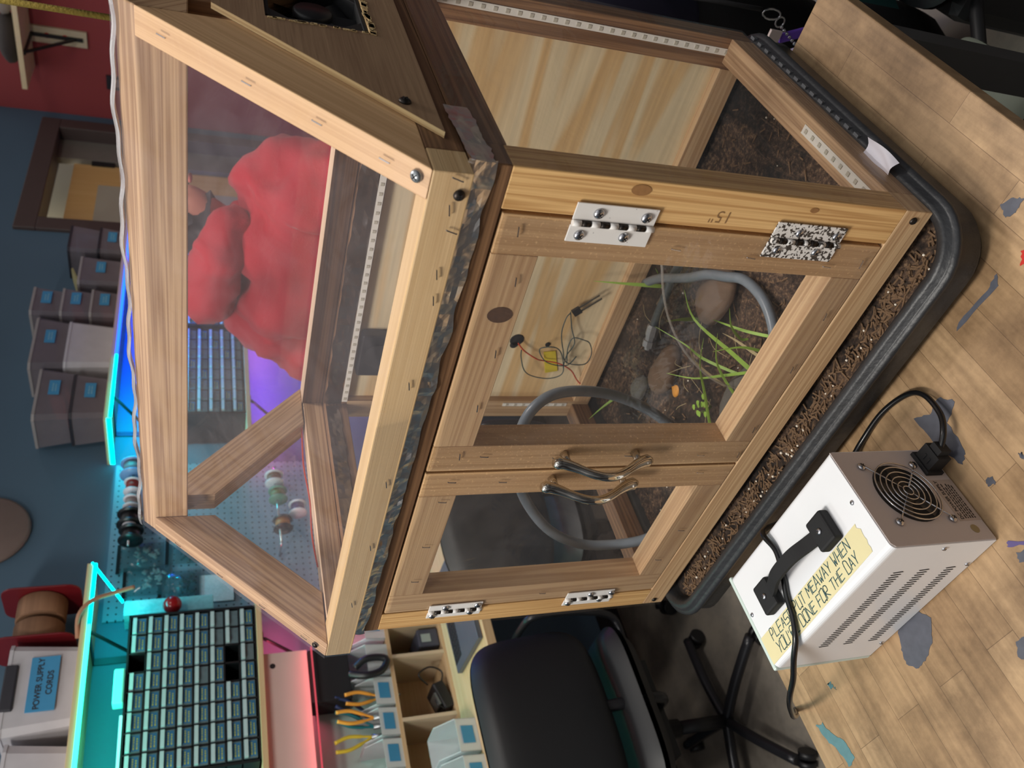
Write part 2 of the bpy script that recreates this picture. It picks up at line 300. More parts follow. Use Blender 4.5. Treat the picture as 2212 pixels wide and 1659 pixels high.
# left wall with a doorway at y 3.34 - 4.24, z up to 1.515
wl = MB(); X0 = XW-.12
wl.box(X0, XW, -2.4, 3.30, ZF_, 2.0); wl.box(X0, XW, 4.30, YW, ZF_, 2.0); wl.box(X0, XW, 3.30, 4.30, 1.57, 2.0)
struct(wl.build('wall_left', BLUE))
slab('wall_back', XW-.12, 2.4, YW, YW+.12, ZF_, 2.0, RED)
slab('baseboard_back', XW, 2.4, YW-.012, YW, ZF_, ZF_+.10, BLACKM)
slab('baseboard_left', XW, XW+.012, -2.4, 3.24, ZF_, ZF_+.10, BLACKM)
FRAME = plain('door_frame_brown', sr(78, 66, 64), .5, var=.08); GREYF = plain('jamb_grey', sr(120, 116, 108), .6)
d = MB(); d.box(XW-.14, XW+.02, 3.24, 3.34, ZF_, 1.52); d.box(XW-.14, XW+.02, 4.26, 4.36, ZF_, 1.52); d.box(XW-.14, XW+.02, 3.24, 4.36, 1.52, 1.62)
dr = struct(d.build('door_1', FRAME, bevel=.004))
CREAM = plain('corridor_cream', sr(214, 206, 184), .7, var=.03); YW_WOOD = wood('maple_door', sr(226, 190, 130), sr(204, 160, 96), .45, 20, .5, uvy=8)
GLASSY = plain('panel_beige', sr(176, 170, 152), .5, var=.03)
b_ = MB(); b_.box(XW-.10, XW-.06, 4.06, 4.26, ZF_, 1.52); g_ = b_.build('jamb', GREYF, dr)
b_ = MB(); b_.box(XW-.12, XW-.08, 3.35, 4.04, ZF_, 1.43, 2); b_.mat(1).box(XW-.082, XW-.077, 3.35, 3.83, .2, 1.29); b_.build('door_leaf', [YW_WOOD, GLASSY], dr)
MB().box(XW-.085, XW-.065, 4.03, 4.07, 1.22, 1.34).build('door_hinge', BLACKM, dr)
slab('trim_1', -3.6, XW-.5, 2.6, 5.0, ZF_, 2.0, CREAM)
# ---------------------------------------------------------------- workbench
m, n, out = nt('butcher_block'); p = n.nodes.new('ShaderNodeBsdfPrincipled'); lk(n, p.outputs[0], out.inputs[0]); p.inputs['Roughness'].default_value = .42
tc = n.nodes.new('ShaderNodeTexCoord'); mp = n.nodes.new('ShaderNodeMapping'); mp.inputs['Rotation'].default_value = (0, 0, math.pi/2); lk(n, tc.outputs['Object'], mp.inputs[0])
br = n.nodes.new('ShaderNodeTexBrick'); lk(n, mp.outputs[0], br.inputs['Vector']); br.inputs['Scale'].default_value = 1; br.inputs['Mortar Size'].default_value = .0004; br.inputs['Brick Width'].default_value = .34; br.inputs['Row Height'].default_value = .044
br.inputs['Color1'].default_value = sr(192, 160, 122); br.inputs['Color2'].default_value = sr(170, 138, 102); br.inputs['Mortar'].default_value = sr(134, 106, 78); br.offset = .37
mp2 = n.nodes.new('ShaderNodeMapping'); mp2.inputs['Scale'].default_value = (60, 4, 4); lk(n, tc.outputs['Object'], mp2.inputs[0])
nz = n.nodes.new('ShaderNodeTexNoise'); nz.inputs['Scale'].default_value = 2; nz.inputs['Detail'].default_value = 6; lk(n, mp2.outputs[0], nz.inputs['Vector'])
r = ramp(n, [(.3, (.66, .64, .62, 1)), (.65, (1.0, 1.0, 1.0, 1))]); lk(n, nz.outputs[0], r.inputs[0])
mx = n.nodes.new('ShaderNodeMix'); mx.data_type = 'RGBA'; mx.blend_type = 'MULTIPLY'; mx.inputs[0].default_value = .8; lk(n, br.outputs[0], mx.inputs[6]); lk(n, r.outputs[0], mx.inputs[7])
nz2 = n.nodes.new('ShaderNodeTexNoise'); nz2.inputs['Scale'].default_value = 6; nz2.inputs['Detail'].default_value = 9; nz2.inputs['Roughness'].default_value = .7; lk(n, tc.outputs['Object'], nz2.inputs['Vector'])
r2 = ramp(n, [(.38, sr(120, 104, 92)), (.56, (1, 1, 1, 1))]); lk(n, nz2.outputs[0], r2.inputs[0])
mx2 = n.nodes.new('ShaderNodeMix'); mx2.data_type = 'RGBA'; mx2.blend_type = 'MULTIPLY'; mx2.inputs[0].default_value = .55; lk(n, mx.outputs[2], mx2.inputs[6]); lk(n, r2.outputs[0], mx2.inputs[7]); lk(n, mx2.outputs[2], p.inputs['Base Color'])
BLOCK = m
ZT = -.07
tb = thing('workbench', 'scuffed butcher block workbench with paint spots carrying the greenhouse', 'table', (-.29, -.2, ZF_))
MB().box(-.687, .098, -1.15, .447, ZT-.030, ZT, 1).build('tabletop', BLOCK, tb, bevel=.002)
LEGM = plain('bench_leg', sr(60, 58, 58), .5)
for x in (-.64, .05):
    for y in (-1.08, .38): MB().box(x-.025, x+.025, y-.025, y+.025, ZF_, ZT-.030).build('leg', LEGM, tb)
MB().box(-.62, .03, .40, .425, ZT-.12, ZT-.030).build('apron', W_SHADED, tb)
def blot(name, pts, mat, z, parent, jag=.004):
    k = len(pts); o = []
    for i in range(k):
        a, b2 = V((*pts[i], 0)), V((*pts[(i+1) % k], 0))
        for j in range(5):
            q = a.lerp(b2, j/5); o.append((q.x+(R_()-.5)*jag, q.y+(R_()-.5)*jag, z))
    s = MB(); s.prism(o, (0, 0, .0004)); return s.build(name, mat, parent)
P_GREY = plain('stain_slate', sr(84, 86, 96), .5, var=.3, scale=90); P_TEAL = plain('stain_teal', sr(90, 130, 136), .5, var=.2, scale=90); P_PURP = plain('stain_violet', sr(92, 80, 130), .5); P_REDP = plain('stain_red', sr(190, 40, 30), .5)
for mat, pts in ((P_GREY, [(-.422, -.259), (-.39, -.270), (-.380, -.287), (-.395, -.306), (-.418, -.318), (-.44, -.322), (-.452, -.308), (-.448, -.292), (-.436, -.274)]),
                 (P_TEAL, [(-.662, -.292), (-.648, -.296), (-.640, -.312), (-.622, -.335), (-.622, -.356), (-.640, -.360), (-.644, -.335), (-.656, -.318)]),
                 (P_TEAL, [(-.600, -.262), (-.592, -.262), (-.590, -.268), (-.598, -.270)]), (P_TEAL, [(-.592, -.270), (-.588, -.271), (-.589, -.276)]),
                 (P_GREY, [(-.228, -.100), (-.205, -.112), (-.185, -.105), (-.170, -.125), (-.195, -.135), (-.20, -.175), (-.215, -.185), (-.225, -.150)]),
                 (P_GREY, [(.026, -.010), (.040, -.018), (.046, -.030), (.030, -.034), (.020, -.026)]), (P_GREY, [(-.03, -.062), (-.05, -.066), (-.10, -.062), (-.11, -.068), (-.04, -.074)]),
                 (P_GREY, [(-.232, -.295), (-.205, -.300), (-.212, -.312), (-.236, -.305)]), (P_PURP, [(-.235, -.284), (-.205, -.302), (-.203, -.299), (-.231, -.280)]),
                 (P_GREY, [(-.30, -.362), (-.275, -.366), (-.27, -.385), (-.30, -.39), (-.31, -.375)]), (P_REDP, [(.004, -.068), (.012, -.074), (.002, -.084), (-.008, -.078)]),
                 (P_GREY, [(-.205, -.215), (-.196, -.218), (-.198, -.226), (-.206, -.224)]), (P_GREY, [(-.075, -.16), (-.068, -.163), (-.071, -.171)]), (P_GREY, [(-.155, -.22), (-.149, -.222), (-.152, -.231)])):
    blot('paint_stain', pts, mat, ZT+.0001, tb, .003)
# ---------------------------------------------------------------- tray and soil
def rrect(x0, x1, y0, y1, r, z, k=8):
    o = []
    for cx, cy, a0 in ((x1-r, y0+r, -90), (x1-r, y1-r, 0), (x0+r, y1-r, 90), (x0+r, y0+r, 180)):
        for i in range(k+1):
            a = math.radians(a0+90*i/k); o.append((cx+r*math.cos(a), cy+r*math.sin(a), z))
    return o
def loft(s, loops, smooth=True, capbot=True):
    b = len(s.v); k = len(loops[0])
    for l in loops: s.v += [tuple(p) for p in l]
    for i in range(len(loops)-1):
        for j in range(k):
            j2 = (j+1) % k; s.face([b+i*k+j, b+i*k+j2, b+(i+1)*k+j2, b+(i+1)*k+j], None, smooth)
    if capbot: s.face([b+(len(loops)-1)*k+j for j in range(k)])
    return s
def off(d, z, r): return rrect(-.792+d, .014-d, -.060+d, .505-d, max(r-d, .012), z)
tr = thing('garden_tray', 'black rubber garden tray with rounded rim under the wooden greenhouse', 'tray', (-.39, .22, ZT))
s = MB(); loft(s, [off(.020, ZT+.0006, .07), off(.006, ZT+.02, .07), off(.008, -.020, .07), off(.0075, -.0165, .07), off(-.001, -.0155, .07), off(-.002, -.013, .07), off(-.001, -.009, .07), off(.004, -.0075, .07), off(.0055, -.007, .07), off(.008, -.001, .07), off(.013, .001, .07), off(.020, -.001, .07), off(.027, -.012, .07), off(.030, ZT+.012, .07)])
s.build('basin', RUBBER, tr)
s = MB()
for i in range(14): s.box(.0030, .0070, .16+i*.022, .170+i*.022, -.004, .0024)
s.build('rim_rib', plain('rib_grey', sr(92, 94, 98), .5), tr)
m, n, out = nt('soil'); p = n.nodes.new('ShaderNodeBsdfPrincipled'); lk(n, p.outputs[0], out.inputs[0]); p.inputs['Roughness'].default_value = .95
tc = n.nodes.new('ShaderNodeTexCoord'); nz = n.nodes.new('ShaderNodeTexNoise'); nz.inputs['Scale'].default_value = 140; nz.inputs['Detail'].default_value = 8; nz.inputs['Roughness'].default_value = .7; lk(n, tc.outputs['Object'], nz.inputs['Vector'])
r = ramp(n, [(.32, sr(24, 16, 12)), (.48, sr(62, 46, 36)), (.58, sr(98, 76, 58)), (.70, sr(150, 122, 94))]); lk(n, nz.outputs[0], r.inputs[0])
n2 = n.nodes.new('ShaderNodeTexNoise'); n2.inputs['Scale'].default_value = 9; lk(n, tc.outputs['Object'], n2.inputs['Vector']); r2 = ramp(n, [(.42, (.12, .11, .12, 1)), (.56, (1, 1, 1, 1))]); lk(n, n2.outputs[0], r2.inputs[0])
mx = n.nodes.new('ShaderNodeMix'); mx.data_type = 'RGBA'; mx.blend_type = 'MULTIPLY'; mx.inputs[0].default_value = .9; lk(n, r.outputs[0], mx.inputs[6]); lk(n, r2.outputs[0], mx.inputs[7]); lk(n, mx.outputs[2], p.inputs['Base Color'])
SOIL = m
def soilz(x, y): return -.014+.007*noise.noise(V((x*14, y*14, 0)))+.0025*noise.noise(V((x*90, y*90, 3)))+.0015*noise.noise(V((x*260, y*260, 5)))-.004
s = MB(); s.grid(lambda a, b: (-.762+.746*a, -.030+.503*b, soilz(-.762+.746*a, -.030+.503*b)), 200, 140)
so = s.build('potting_soil', SOIL); tag(so, 'dark brown potting soil with bark and perlite filling the tray', 'soil', kind='stuff')
s = MB(); random.seed(3)
for i in range(800):
    x = -.745+.72*R_(); y = (-.026+.028*R_()) if i < 560 else (.02+.42*R_()); z = soilz(x, y)+.001; a = R_()*6.28; l = .003+.006*R_()
    s.obox((x, y, z), (math.cos(a)*l, math.sin(a)*l, (R_()-.4)*.004), (-math.sin(a)*.0011, math.cos(a)*.0011, 0), (0, 0, .0007))
for i in range(90):
    s.mat(1); x = -.745+.72*R_(); y = (-.026+.028*R_()) if i % 2 else (.02+.42*R_()); s.ball((x, y, soilz(x, y)+.0012), .0010+.0012*R_(), 6)
BARK = plain('bark', sr(104, 80, 58), .9, var=.5, scale=200); PERL = plain('perlite', sr(225, 215, 200), .9)
tag(s.build('bark_chips', [BARK, PERL]), 'loose tan bark chips and white perlite crumbs scattered on the soil', 'bark', kind='stuff')
# ---------------------------------------------------------------- greenhouse
gh = thing('greenhouse', 'wooden tabletop greenhouse with clear plastic sheeting and pitched roof', 'greenhouse', (-.4, .24, 0))
TOP = .54
def B(name, mat, *a, grain=0, bevel=.0012, parent=gh): return MB().box(*a, grain).build(name, mat, parent, bevel=bevel)
B('corner_post', W_POST, -.045, 0, 0, .038, .038, .500, grain=2)
B('corner_post', W_POST, -.800, -.757, 0, .038, .038, .500, grain=2)
B('corner_post', W_SHADED, -.045, 0, .447, .485, 0, .500, grain=2)
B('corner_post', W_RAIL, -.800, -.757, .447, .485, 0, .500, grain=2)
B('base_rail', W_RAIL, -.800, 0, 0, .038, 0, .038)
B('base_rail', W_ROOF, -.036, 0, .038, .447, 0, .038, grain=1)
B('base_rail', W_SHADED, -.800, -.764, .038, .447, 0, .038, grain=1)
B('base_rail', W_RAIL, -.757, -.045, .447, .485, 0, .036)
B('top_rail', W_SHADED, -.800, 0, 0, .038, .500, TOP)
B('top_rail', W_SHADED, -.036, 0, .038, .485, .496, TOP, grain=1)
B('top_rail', W_SHADED, -.800, -.764, .038, .485, .500, TOP, grain=1)
B('top_rail', W_SHADED, -.764, -.036, .447, .485, .500, TOP)
s = MB(); s.prism([(-.757, .462, .02), (-.045, .462, .02), (-.045, .462, .500), (-.757, .462, .500)], (0, .008, 0)); s.build('back_panel', PLY, gh)
# doors: frame of four boards, film, hinges, handle, staples
def door(x0, x1, hside, matL, matR, matT, matB):
    w_ = .046; z0, z1 = .040, .497
    dd = MB().box(x0, x0+w_, 0, .036, z0, z1, 2).build('door', matL, gh, bevel=.0012)
    MB().box(x1-w_, x1, 0, .036, z0, z1, 2).build('stile', matR, dd, bevel=.0012)
    MB().box(x0+w_, x1-w_, 0, .036, z1-.050, z1, 0).build('door_rail', matT, dd, bevel=.0012)
    MB().box(x0+w_, x1-w_, 0, .036, z0, z0+.042, 0).build('door_rail', matB, dd, bevel=.0012)
    s = MB(); s.grid(lambda a, b: (x0+.003+(x1-x0-.006)*a, -.0012-.0012*math.sin(a*9+b*4)**2, z0+.003+(z1-z0-.006)*b), 24, 24); s.build('plastic_sheet', FILM, dd)
    return dd
dR = door(-.424, -.049, 1, W_STILE, W_STILE, W_RAIL, W_RAIL)
dL = door(-.753, -.428, -1, W_RAIL, W_STILE, W_RAIL, W_RAIL)
for z, x, kk in ((.472, -.171, .014),):
    s = MB(); s.grid(lambda a, b: (x+kk*.75*a*math.cos(b*6.2832), -.0006, z-.004+kk*a*math.sin(b*6.2832)), 6, 20)
    KN = plain('knot', sr(84, 56, 38), .7, var=.4, scale=160); s.build('knot', KN, dR)
for x, z, kk in ((-.010, .366, .010), (-.012, .158, .005)):
    MB().grid(lambda a, b: (x+kk*.6*a*math.cos(b*6.2832), -.0006, z+kk*1.1*a*math.sin(b*6.2832)), 4, 16).build('knot', plain('knot_soft', sr(150, 108, 66), .7, var=.3, scale=200), gh)
def screw(c, nrm, r, mat, parent, name='screw'):
    c = V(c); nrm = V(nrm).normalized(); u = nrm.orthogonal().normalized(); v = nrm.cross(u); s = MB()
    s.lathe(c, nrm, [(r, 0), (r*.97, r*.22), (r*.7, r*.5), (r*.3, r*.62), (0, r*.64)], 14); s.mat(1)
    for a, b in ((u, v), (v, u)): s.obox(c+nrm*r*.56, a*r*.5, b*r*.1, nrm*r*.12)
    return s.build(name, [mat, BLACKM], parent)
def hinge(xc, zc, L, W2, mat, parent, flip, hs):
    """two leaves about the vertical pin at xc"""
    s = MB(); k = .0105
    s.box(xc-W2, xc-.003, -.0035, -.0018, zc-L/2, zc+L/2); s.box(xc+.003, xc+W2, -.0035, -.0018, zc-L/2+.001, zc+L/2)
    h = s.build('hinge', mat, parent, bevel=.0004); s = MB(); nk = 9
    for i in range(nk):
        z = zc-L/2+L*i/nk; s.mat(i % 2); s.lathe((xc, -.0045, z+.0004), (0, 0, 1), [(.0032, 0), (.0032, L/nk-.0010)], 12)
    s.build('knuckle', [mat, IRON], h)
    for dx, dz in hs: screw((xc+dx*W2, -.0036, zc+dz*L), (0, -1, 0), .0058 if mat is HINGE_OK else .0048, STEEL, h)
    return h
hinge(-.050, .3825, .090, .022, HINGE_OK, dR, 1, ((.55, .22), (.55, -.36), (-.62, .36), (-.55, -.18)))
hinge(-.050, .149, .093, .022, HINGE_CHIP, dR, 1, ((.5, .15), (.5, -.38), (-.55, .33), (-.5, -.22)))
hinge(-.756, .387, .086, .017, HINGE_OK, dL, 1, ((.6, .2), (.6, -.40), (-.6, .40), (-.5, -.30)))
hinge(-.756, .158, .086, .018, HINGE_OK, dL, 1, ((.6, .0), (.6, -.44), (-.6, .40), (-.4, -.25)))
def handle(x, z, parent):
    L = .142; s = MB(); pts = []; rr = []
    for i in range(25):
        t = i/24; q = 2*t-1; pts.append((x, -.016-.026*math.cos(q*math.pi/2)**2, z+q*L/2)); rr.append(.0060+.0030*max(0, abs(q)-.5)/.5 if abs(q) < .97 else .005)
    s.tube(pts, rr, 12)
    for q in (-1, 1):
        s.tube([(x, -.002, z+q*L*.36), (x, -.012, z+q*L*.36), (x, -.024, z+q*L*.34)], [.0065, .005, .0045], 12)
    return s.build('handle', CHROME, parent)
handle(-.394, .270, dR); handle(-.442, .272, dL)
# staples: one mesh, copied
def staple_at(c, along, nrm, parent, first=[None]):
    if first[0] is None:
        s = MB(); s.obox((0, 0, .0009), (.0055, 0, 0), (0, .0005, 0), (0, 0, .0005))
        s.obox((-.0052, 0, .0004), (.0005, 0, 0), (0, .0005, 0), (0, 0, .0006)); s.obox((.0052, 0, .0004), (.0005, 0, 0), (0, .0005, 0), (0, 0, .0006))
        me = s.build('staple', STEEL).data; first[0] = me; bpy.data.objects.remove(bpy.data.objects['staple'])
    o = bpy.data.objects.new('staple', first[0]); sc.collection.objects.link(o)
    x = V(along).normalized(); z = V(nrm).normalized(); y = z.cross(x); mm = Matrix((x, y, z)).transposed().to_4x4(); mm.translation = V(c); o.matrix_basis = mm; par(o, parent); return o
F_ = (0, -1, 0)
for x, z, a in ((-.066, .478, 1), (-.072, .301, 0), (-.075, .206, 0), (-.079, .101, 0), (-.072, .056, 1), (-.125, .464, 1), (-.223, .460, 1), (-.308, .460, 1), (-.393, .462, 1), (-.394, .430, 0), (-.400, .331, 0), (-.399, .227, 0), (-.402, .112, 0), (-.403, .050, 1), (-.150, .058, 1), (-.238, .055, 1), (-.351, .052, 1)):
    staple_at((x, -.0028, z), (1, 0, .15) if a else (.1, 0, 1), F_, dR)
for x, z, a in ((-.482, .465, 0), (-.442, .461, 0), (-.445, .392, 0), (-.440, .095, 0), (-.581, .467, 0), (-.666, .467, 0), (-.729, .249, 0), (-.580, .062, 0), (-.658, .069, 0)):
    staple_at((x, -.0028, z), (1, 0, .15) if a else (.1, 0, 1), F_, dL)
for x, z in ((-.012, .021), (-.788, .02)): screw((x, -.0002, z), F_, .0046, IRON, gh)
# pencil note on the post
PENCIL = plain('pencil', sr(140, 106, 70), .9)
text('pencil_note', '15"', .020, PENCIL, (-.024, -.0004, .252), (0, 0, 1), (-1, 0, 0), gh, ext=.0001, bold=-.0003)
# roof ------------------------------------------------------------
XL, XRr = -.822, 0.0
eb = B('eave_beam', W_LIGHT, XL, XRr, -.022, .016, TOP+.001, .578, bevel=.0015)
def twotone(name, a, b, *bx, grain=0):
    s = MB().box(*bx, grain); s.mi[5] = 1; return s.build(name, [a, b], gh, bevel=.001)
W_RAW = wood('raw_edge', sr(232, 204, 176), sr(208, 172, 140), .7, 20, .5)
twotone('eave_beam', W_SHADED, W_RAW, XL, XRr, .469, .507, TOP+.001, .578)
B('gable_sill', W_SHADED, -.038, 0, .016, .469, TOP+.001, .578, grain=1)
twotone('gable_sill', W_ROOF, W_RAW, XL, XL+.038, .016, .469, TOP+.001, .576, grain=1)
def rafter(x0, x1, back, mat):
    f = (lambda y: .485-y) if back else (lambda y: y)
    pl = [(x0, f(-.022), .5785), (x0, f(.224), .820), (x0, f(.224), .732), (x0, f(.068), .5785)]
    return MB().prism(pl, (x1-x0, 0, 0)).build('rafter', mat, gh, bevel=.0012)
W_RAF = wood('rafter_wood', sr(220, 184, 140), sr(180, 140, 98), .5, 50, .6)
rafter(-.030, 0, 0, W_RAF); rafter(XL, XL+.033, 0, W_ROOF); rafter(XL, XL+.038, 1, W_ROOF); rafter(-.034, 0, 1, W_SHADED)
s = MB(); s.prism([(XL, .2245, .773), (XL, .2245, .8195), (XL, .243, .838), (XL, .2615, .8195), (XL, .2615, .773)], (-XL, 0, 0)); 
# grain along x
s.uv = [[(s.v[i][0], s.v[i][1]+s.v[i][2]) for i in f] for f in s.f]; s.build('ridge_beam', W_ROOF, gh, bevel=.0012)
# plywood gable panel on the right with the fan opening
gp = MB(); x = .0005; t = (.006, 0, 0)
def up(y): return min(.563+(y-.042)*.94, .563+(.458-y)*.94)
y0, y1, zb, zt = .232, .345, .598, .702
q = lambda pl: gp.prism([(x, a, b) for a, b in pl], t)
q([(.035, .5575), (.450, .5575), (.412, zb), (.079, zb)]); q([(.079, zb), (y0, zb), (y0, zt), (.190, zt)]); q([(y1, zb), (.412, zb), (.301, zt), (y1, zt)]); q([(.190, zt), (.301, zt), (.25, .752), (.243, .752)])
gp.uv = [[((gp.v[i][1]), gp.v[i][2]) if abs(gp.v[f[0]][0]-gp.v[f[2]][0]) < 1e-6 else (gp.v[i][1], gp.v[i][0]*1.0+5) for i in f] for f in gp.f]
gp.mi = [0 if abs(gp.v[f[0]][0]-gp.v[f[2]][0]) < 1e-6 else 1 for f in gp.f]
gpo = gp.build('gable_panel', [PLY_GABLE, PLY_EDGE], gh)
screw((.0066, .084, .586), (1, 0, 0), .006, IRON, gpo)
random.seed(5); s = MB()
for i in range(26):
    yy = y0-.003+.12*R_(); s.obox((.0066, yy, zb-.001-R_()*.003), (.0008, 0, 0), (0, .0015+R_()*.004, 0), (0, R_()*.002, .0015+R_()*.002))
    zz = zb+R_()*(zt-zb); s.obox((.0066, y0-.002-R_()*.002, zz), (.0008, 0, 0), (0, .0015, 0), (0, 0, .0015+R_()*.002))
s.build('splinter', PLY_EDGE, gpo)
fan = MB(); c = V((-.004, .290, .650)); h = .052
for a, b2, c2, d2 in ((c.y-h, c.y+h, c.z-h, c.z-h+.005), (c.y-h, c.y+h, c.z+h-.005, c.z+h), (c.y-h, c.y-h+.005, c.z-h, c.z+h), (c.y+h-.005, c.y+h, c.z-h, c.z+h)): fan.box(-.022, .004, a, b2, c2, d2)
for sy in (-1, 1):
    for sz in (-1, 1): fan.prism([(.003, c.y+sy*h*.96, c.z+sz*h*.96), (.003, c.y+sy*h*.96, c.z+sz*h*.45), (.003, c.y+sy*h*.45, c.z+sz*h*.96)], (-.02, 0, 0))
fan.box(-.0235, -.0215, c.y-h, c.y+h, c.z-h, c.z+h); fo = fan.build('exhaust_fan', BLACKM, gh, bevel=.001)
MB().lathe((-.018, c.y, c.z), (1, 0, 0), [(.021, 0), (.021, .014), (.019, .016), (0, .0165)], 28).build('hub', BLACK, fo)
for i in range(7):
    a = i/7*6.283; e = V((0, math.cos(a), math.sin(a))); g = V((0, -math.sin(a), math.cos(a)))
    MB().grid(lambda u, v: V((-.017, c.y, c.z))+e*(.020+.027*u)+(g*(v-.5)*(.020+.010*u))+V((.010*v, 0, 0)), 4, 4).build('blade', BLACK, fo)
# films
nrm = V((0, -.703, .711)); random.seed(2)
def wob(a, b, k=.0012): return k*(math.sin(a*17+b*5)+math.sin(a*7-b*11)+noise.noise(V((a*14, b*9, 1))))
s = MB(); s.grid(lambda a, b: V((XL-.001+(XRr-XL+.002)*a, -.0235+.2655*b, .5785+.262*b))+nrm*(.0018+.0008*(1+wob(a, b, 1))*.5), 50, 16); s.build('roof_plastic', FILM_ROOF, gh)
s = MB(); s.grid(lambda a, b: V((XL+(XRr-XL)*a, .5085-.2655*b, .5785+.262*b))+V((0, .703, .711))*.002, 30, 12); s.build('roof_plastic', FILM_ROOF, gh)
s = MB(); s.grid(lambda a, b: (XL+(XRr-XL)*a, -.0236, .5785-.034*b), 40, 2); s.build('roof_plastic', FILM, gh)
s = MB(); s.grid(lambda a, b: (.0018+.0006*(1+wob(a, b, 1)), -.002+.487*a, .001+.538*b), 30, 30); s.build('side_plastic', FILM_SIDE, gh)
s = MB(); s.grid(lambda a, b: (-.8020-.0006*(1+wob(a, b, 1)), -.002+.487*a, .001+.538*b), 20, 20); s.build('side_plastic', FILM, gh)
s = MB(); s.prism([(XL-.0022, -.02, .545), (XL-.0022, .505, .545), (XL-.0022, .505, .578), (XL-.0022, .2425, .836), (XL-.0022, -.02, .578)], (.0004, 0, 0)); s.build('gable_plastic', FILM, gh)
# ruffled plastic along the ridge
s = MB(); s.grid(lambda a, b: (XL-.002+(XRr-XL+.01)*a, .236+.012*b, .8395+.0045*math.sin(b*3.1416)+.002*math.sin(a*31)+.001*math.sin(a*90)), 90, 6); s.build('plastic_fold', film('fold_plastic', .25, 2.2, bump=.3, rough=.22), gh)
# foil tape between box and roof
random.seed(11)
def foil(p0, du, dv, nu, nv, amp, nrm_, name='foil_tape', mat=None):
    p0, du, dv, nrm_ = V(p0), V(du), V(dv), V(nrm_)
    s = MB(); s.grid(lambda a, b: p0+du*a+dv*(b+(noise.noise(V((a*22, b, 4)))*.14 if b > .9 or b < .1 else 0))+nrm_*(amp*(abs(noise.noise(V((a*34*du.length, b*2, 7))))+.12*R_())), nu, nv, False); return s.build(name, mat or FOIL, gh)
foil((.004, -.0016, .516), (-.806, 0, .004), (0, 0, .0265), 110, 5, .0045, F_)
foil((.003, -.004, .517), (0, .10, .006), (0, 0, .024), 16, 5, .002, (1, 0, 0))
BLK_GAP = plain('gap_black', sr(26, 25, 28), .35, var=.3)  # black strip along the gap between box and roof
B('gap_strip', BLK_GAP, -.795, -.002, -.0075, -.0005, .5402, .5435, bevel=0)
foil((-.762, .446, .512), (.722, 0, 0), (0, 0, .030), 60, 4, .003, F_, mat=FOILB)
foil((-.763, .05, .515), (0, .39, 0), (0, 0, .024), 40, 4, .003, (1, 0, 0), mat=FOILB)
# staples and screws on the roof
for x, z, a in ((-.005, .556, 0), (-.036, .557, 1), (-.058, .550, 0), (-.106, .554, 1), (-.137, .551, 1), (-.252, .554, 1), (-.415, .552, 1), (-.543, .552, 1), (-.678, .558, 1)):
    staple_at((x, -.0242, z), (1, 0, .2*a) if a else (.3, 0, 1), F_, gh)
screw((-.021, -.0232, .551), F_, .0055, IRON, gh)
for x, y, z in ((-.012, .195, .792), (-.012, .121, .719), (-.012, .063, .662), (-.012, .010, .610), (-.805, .185, .783), (-.805, .124, .722), (-.805, .064, .663), (-.805, .006, .606)):
    staple_at(V((x, y, z))+nrm*.004, (0, .7, .7), nrm, gh)
screw(V((-.012, -.012, .587))+nrm*.0028, nrm, .0060, ZINC, gh); screw(V((-.807, -.008, .592))+nrm*.0028, nrm, .005, IRON, gh)
# light strips (switched off) inside
LEDW = plain('led_tape_white', sr(226, 222, 214), .4, var=.05); CHIP = plain('led_chip', sr(186, 180, 166), .3)
def ledstrip(p0, p1, nrm_, wd, name='light_strip'):
    p0, p1, nrm_ = V(p0), V(p1), V(nrm_).normalized(); d = (p1-p0); L = d.length; d.normalize(); sd = d.cross(nrm_); s = MB()
    s.obox((p0+p1)/2, d*L/2, sd*wd/2, nrm_*.0005); s.mat(1); k = int(L/.0167)
    for i in range(k): s.obox(p0+d*(i+.5)*L/k+nrm_*.001, d*.0026, sd*.0026, nrm_*.0006)
    return s.build(name, [LEDW, CHIP], gh)
ledstrip((-.018, .4462, .495), (-.020, .4462, .03), F_, .010)
ledstrip((-.05, .4440, .508), (-.755, .4440, .506), F_, .010)
ledstrip((-.765, .4462, .19), (-.765, .4462, .05), F_, .008); ledstrip((-.018, .215, .0385), (-.018, .045, .0385), (0, 0, 1), .012)
# ---------------------------------------------------------------- power supply
PSW = plain('psu_white', sr(232, 234, 238), .35, var=.02, coat=.2); PSG = plain('psu_panel', sr(196, 184, 180), .5, var=.03, scale=60)
TAPE = plain('masking_tape', sr(222, 212, 166), .7, var=.05, scale=40); INK = plain('ink_blue_green', sr(40, 84, 92), .6)
psu = thing('power_supply', 'white bench power supply with black carry handle and handwritten tape note', 'power supply', (-.37, -.207, ZT))
x0, x1, y0_, y1_, z0, z1 = -.501, -.238, -.273, -.141, ZT+.004, .085
s = MB(); r = .007; sec = []
for cy, cz, a0 in ((y1_-r, z1-r, 0), (y0_+r, z1-r, 90)):
    for i in range(6): a = math.radians(a0+18*i); sec.append((x0+.006, cy+r*math.cos(a), cz+r*math.sin(a)))
sec += [(x0+.006, y0_, z0), (x0+.006, y1_, z0)]
s.prism(sec, (x1-x0-.0065, 0, 0)); s.sm = [False]*len(s.f); s.build('case', PSW, psu)
s = MB(); s.prism([(x1-.0006, y1_-.0015, z0), (x1-.0006, y1_-.0015, z1-.0015), (x1-.0006, y0_+.006, z1-.0015), (x1-.0006, y0_+.0015, z1-.006), (x1-.0006, y0_+.0015, z0)], (.0012, 0, 0)); s.build('rear_panel', PSG, psu)
MB().box(x0, x0+.0065, y0_-.001, y1_+.001, z0, z1+.001).build('front_bezel', plain('bezel_mint', sr(206, 222, 216), .4), psu, bevel=.002)
s = MB()
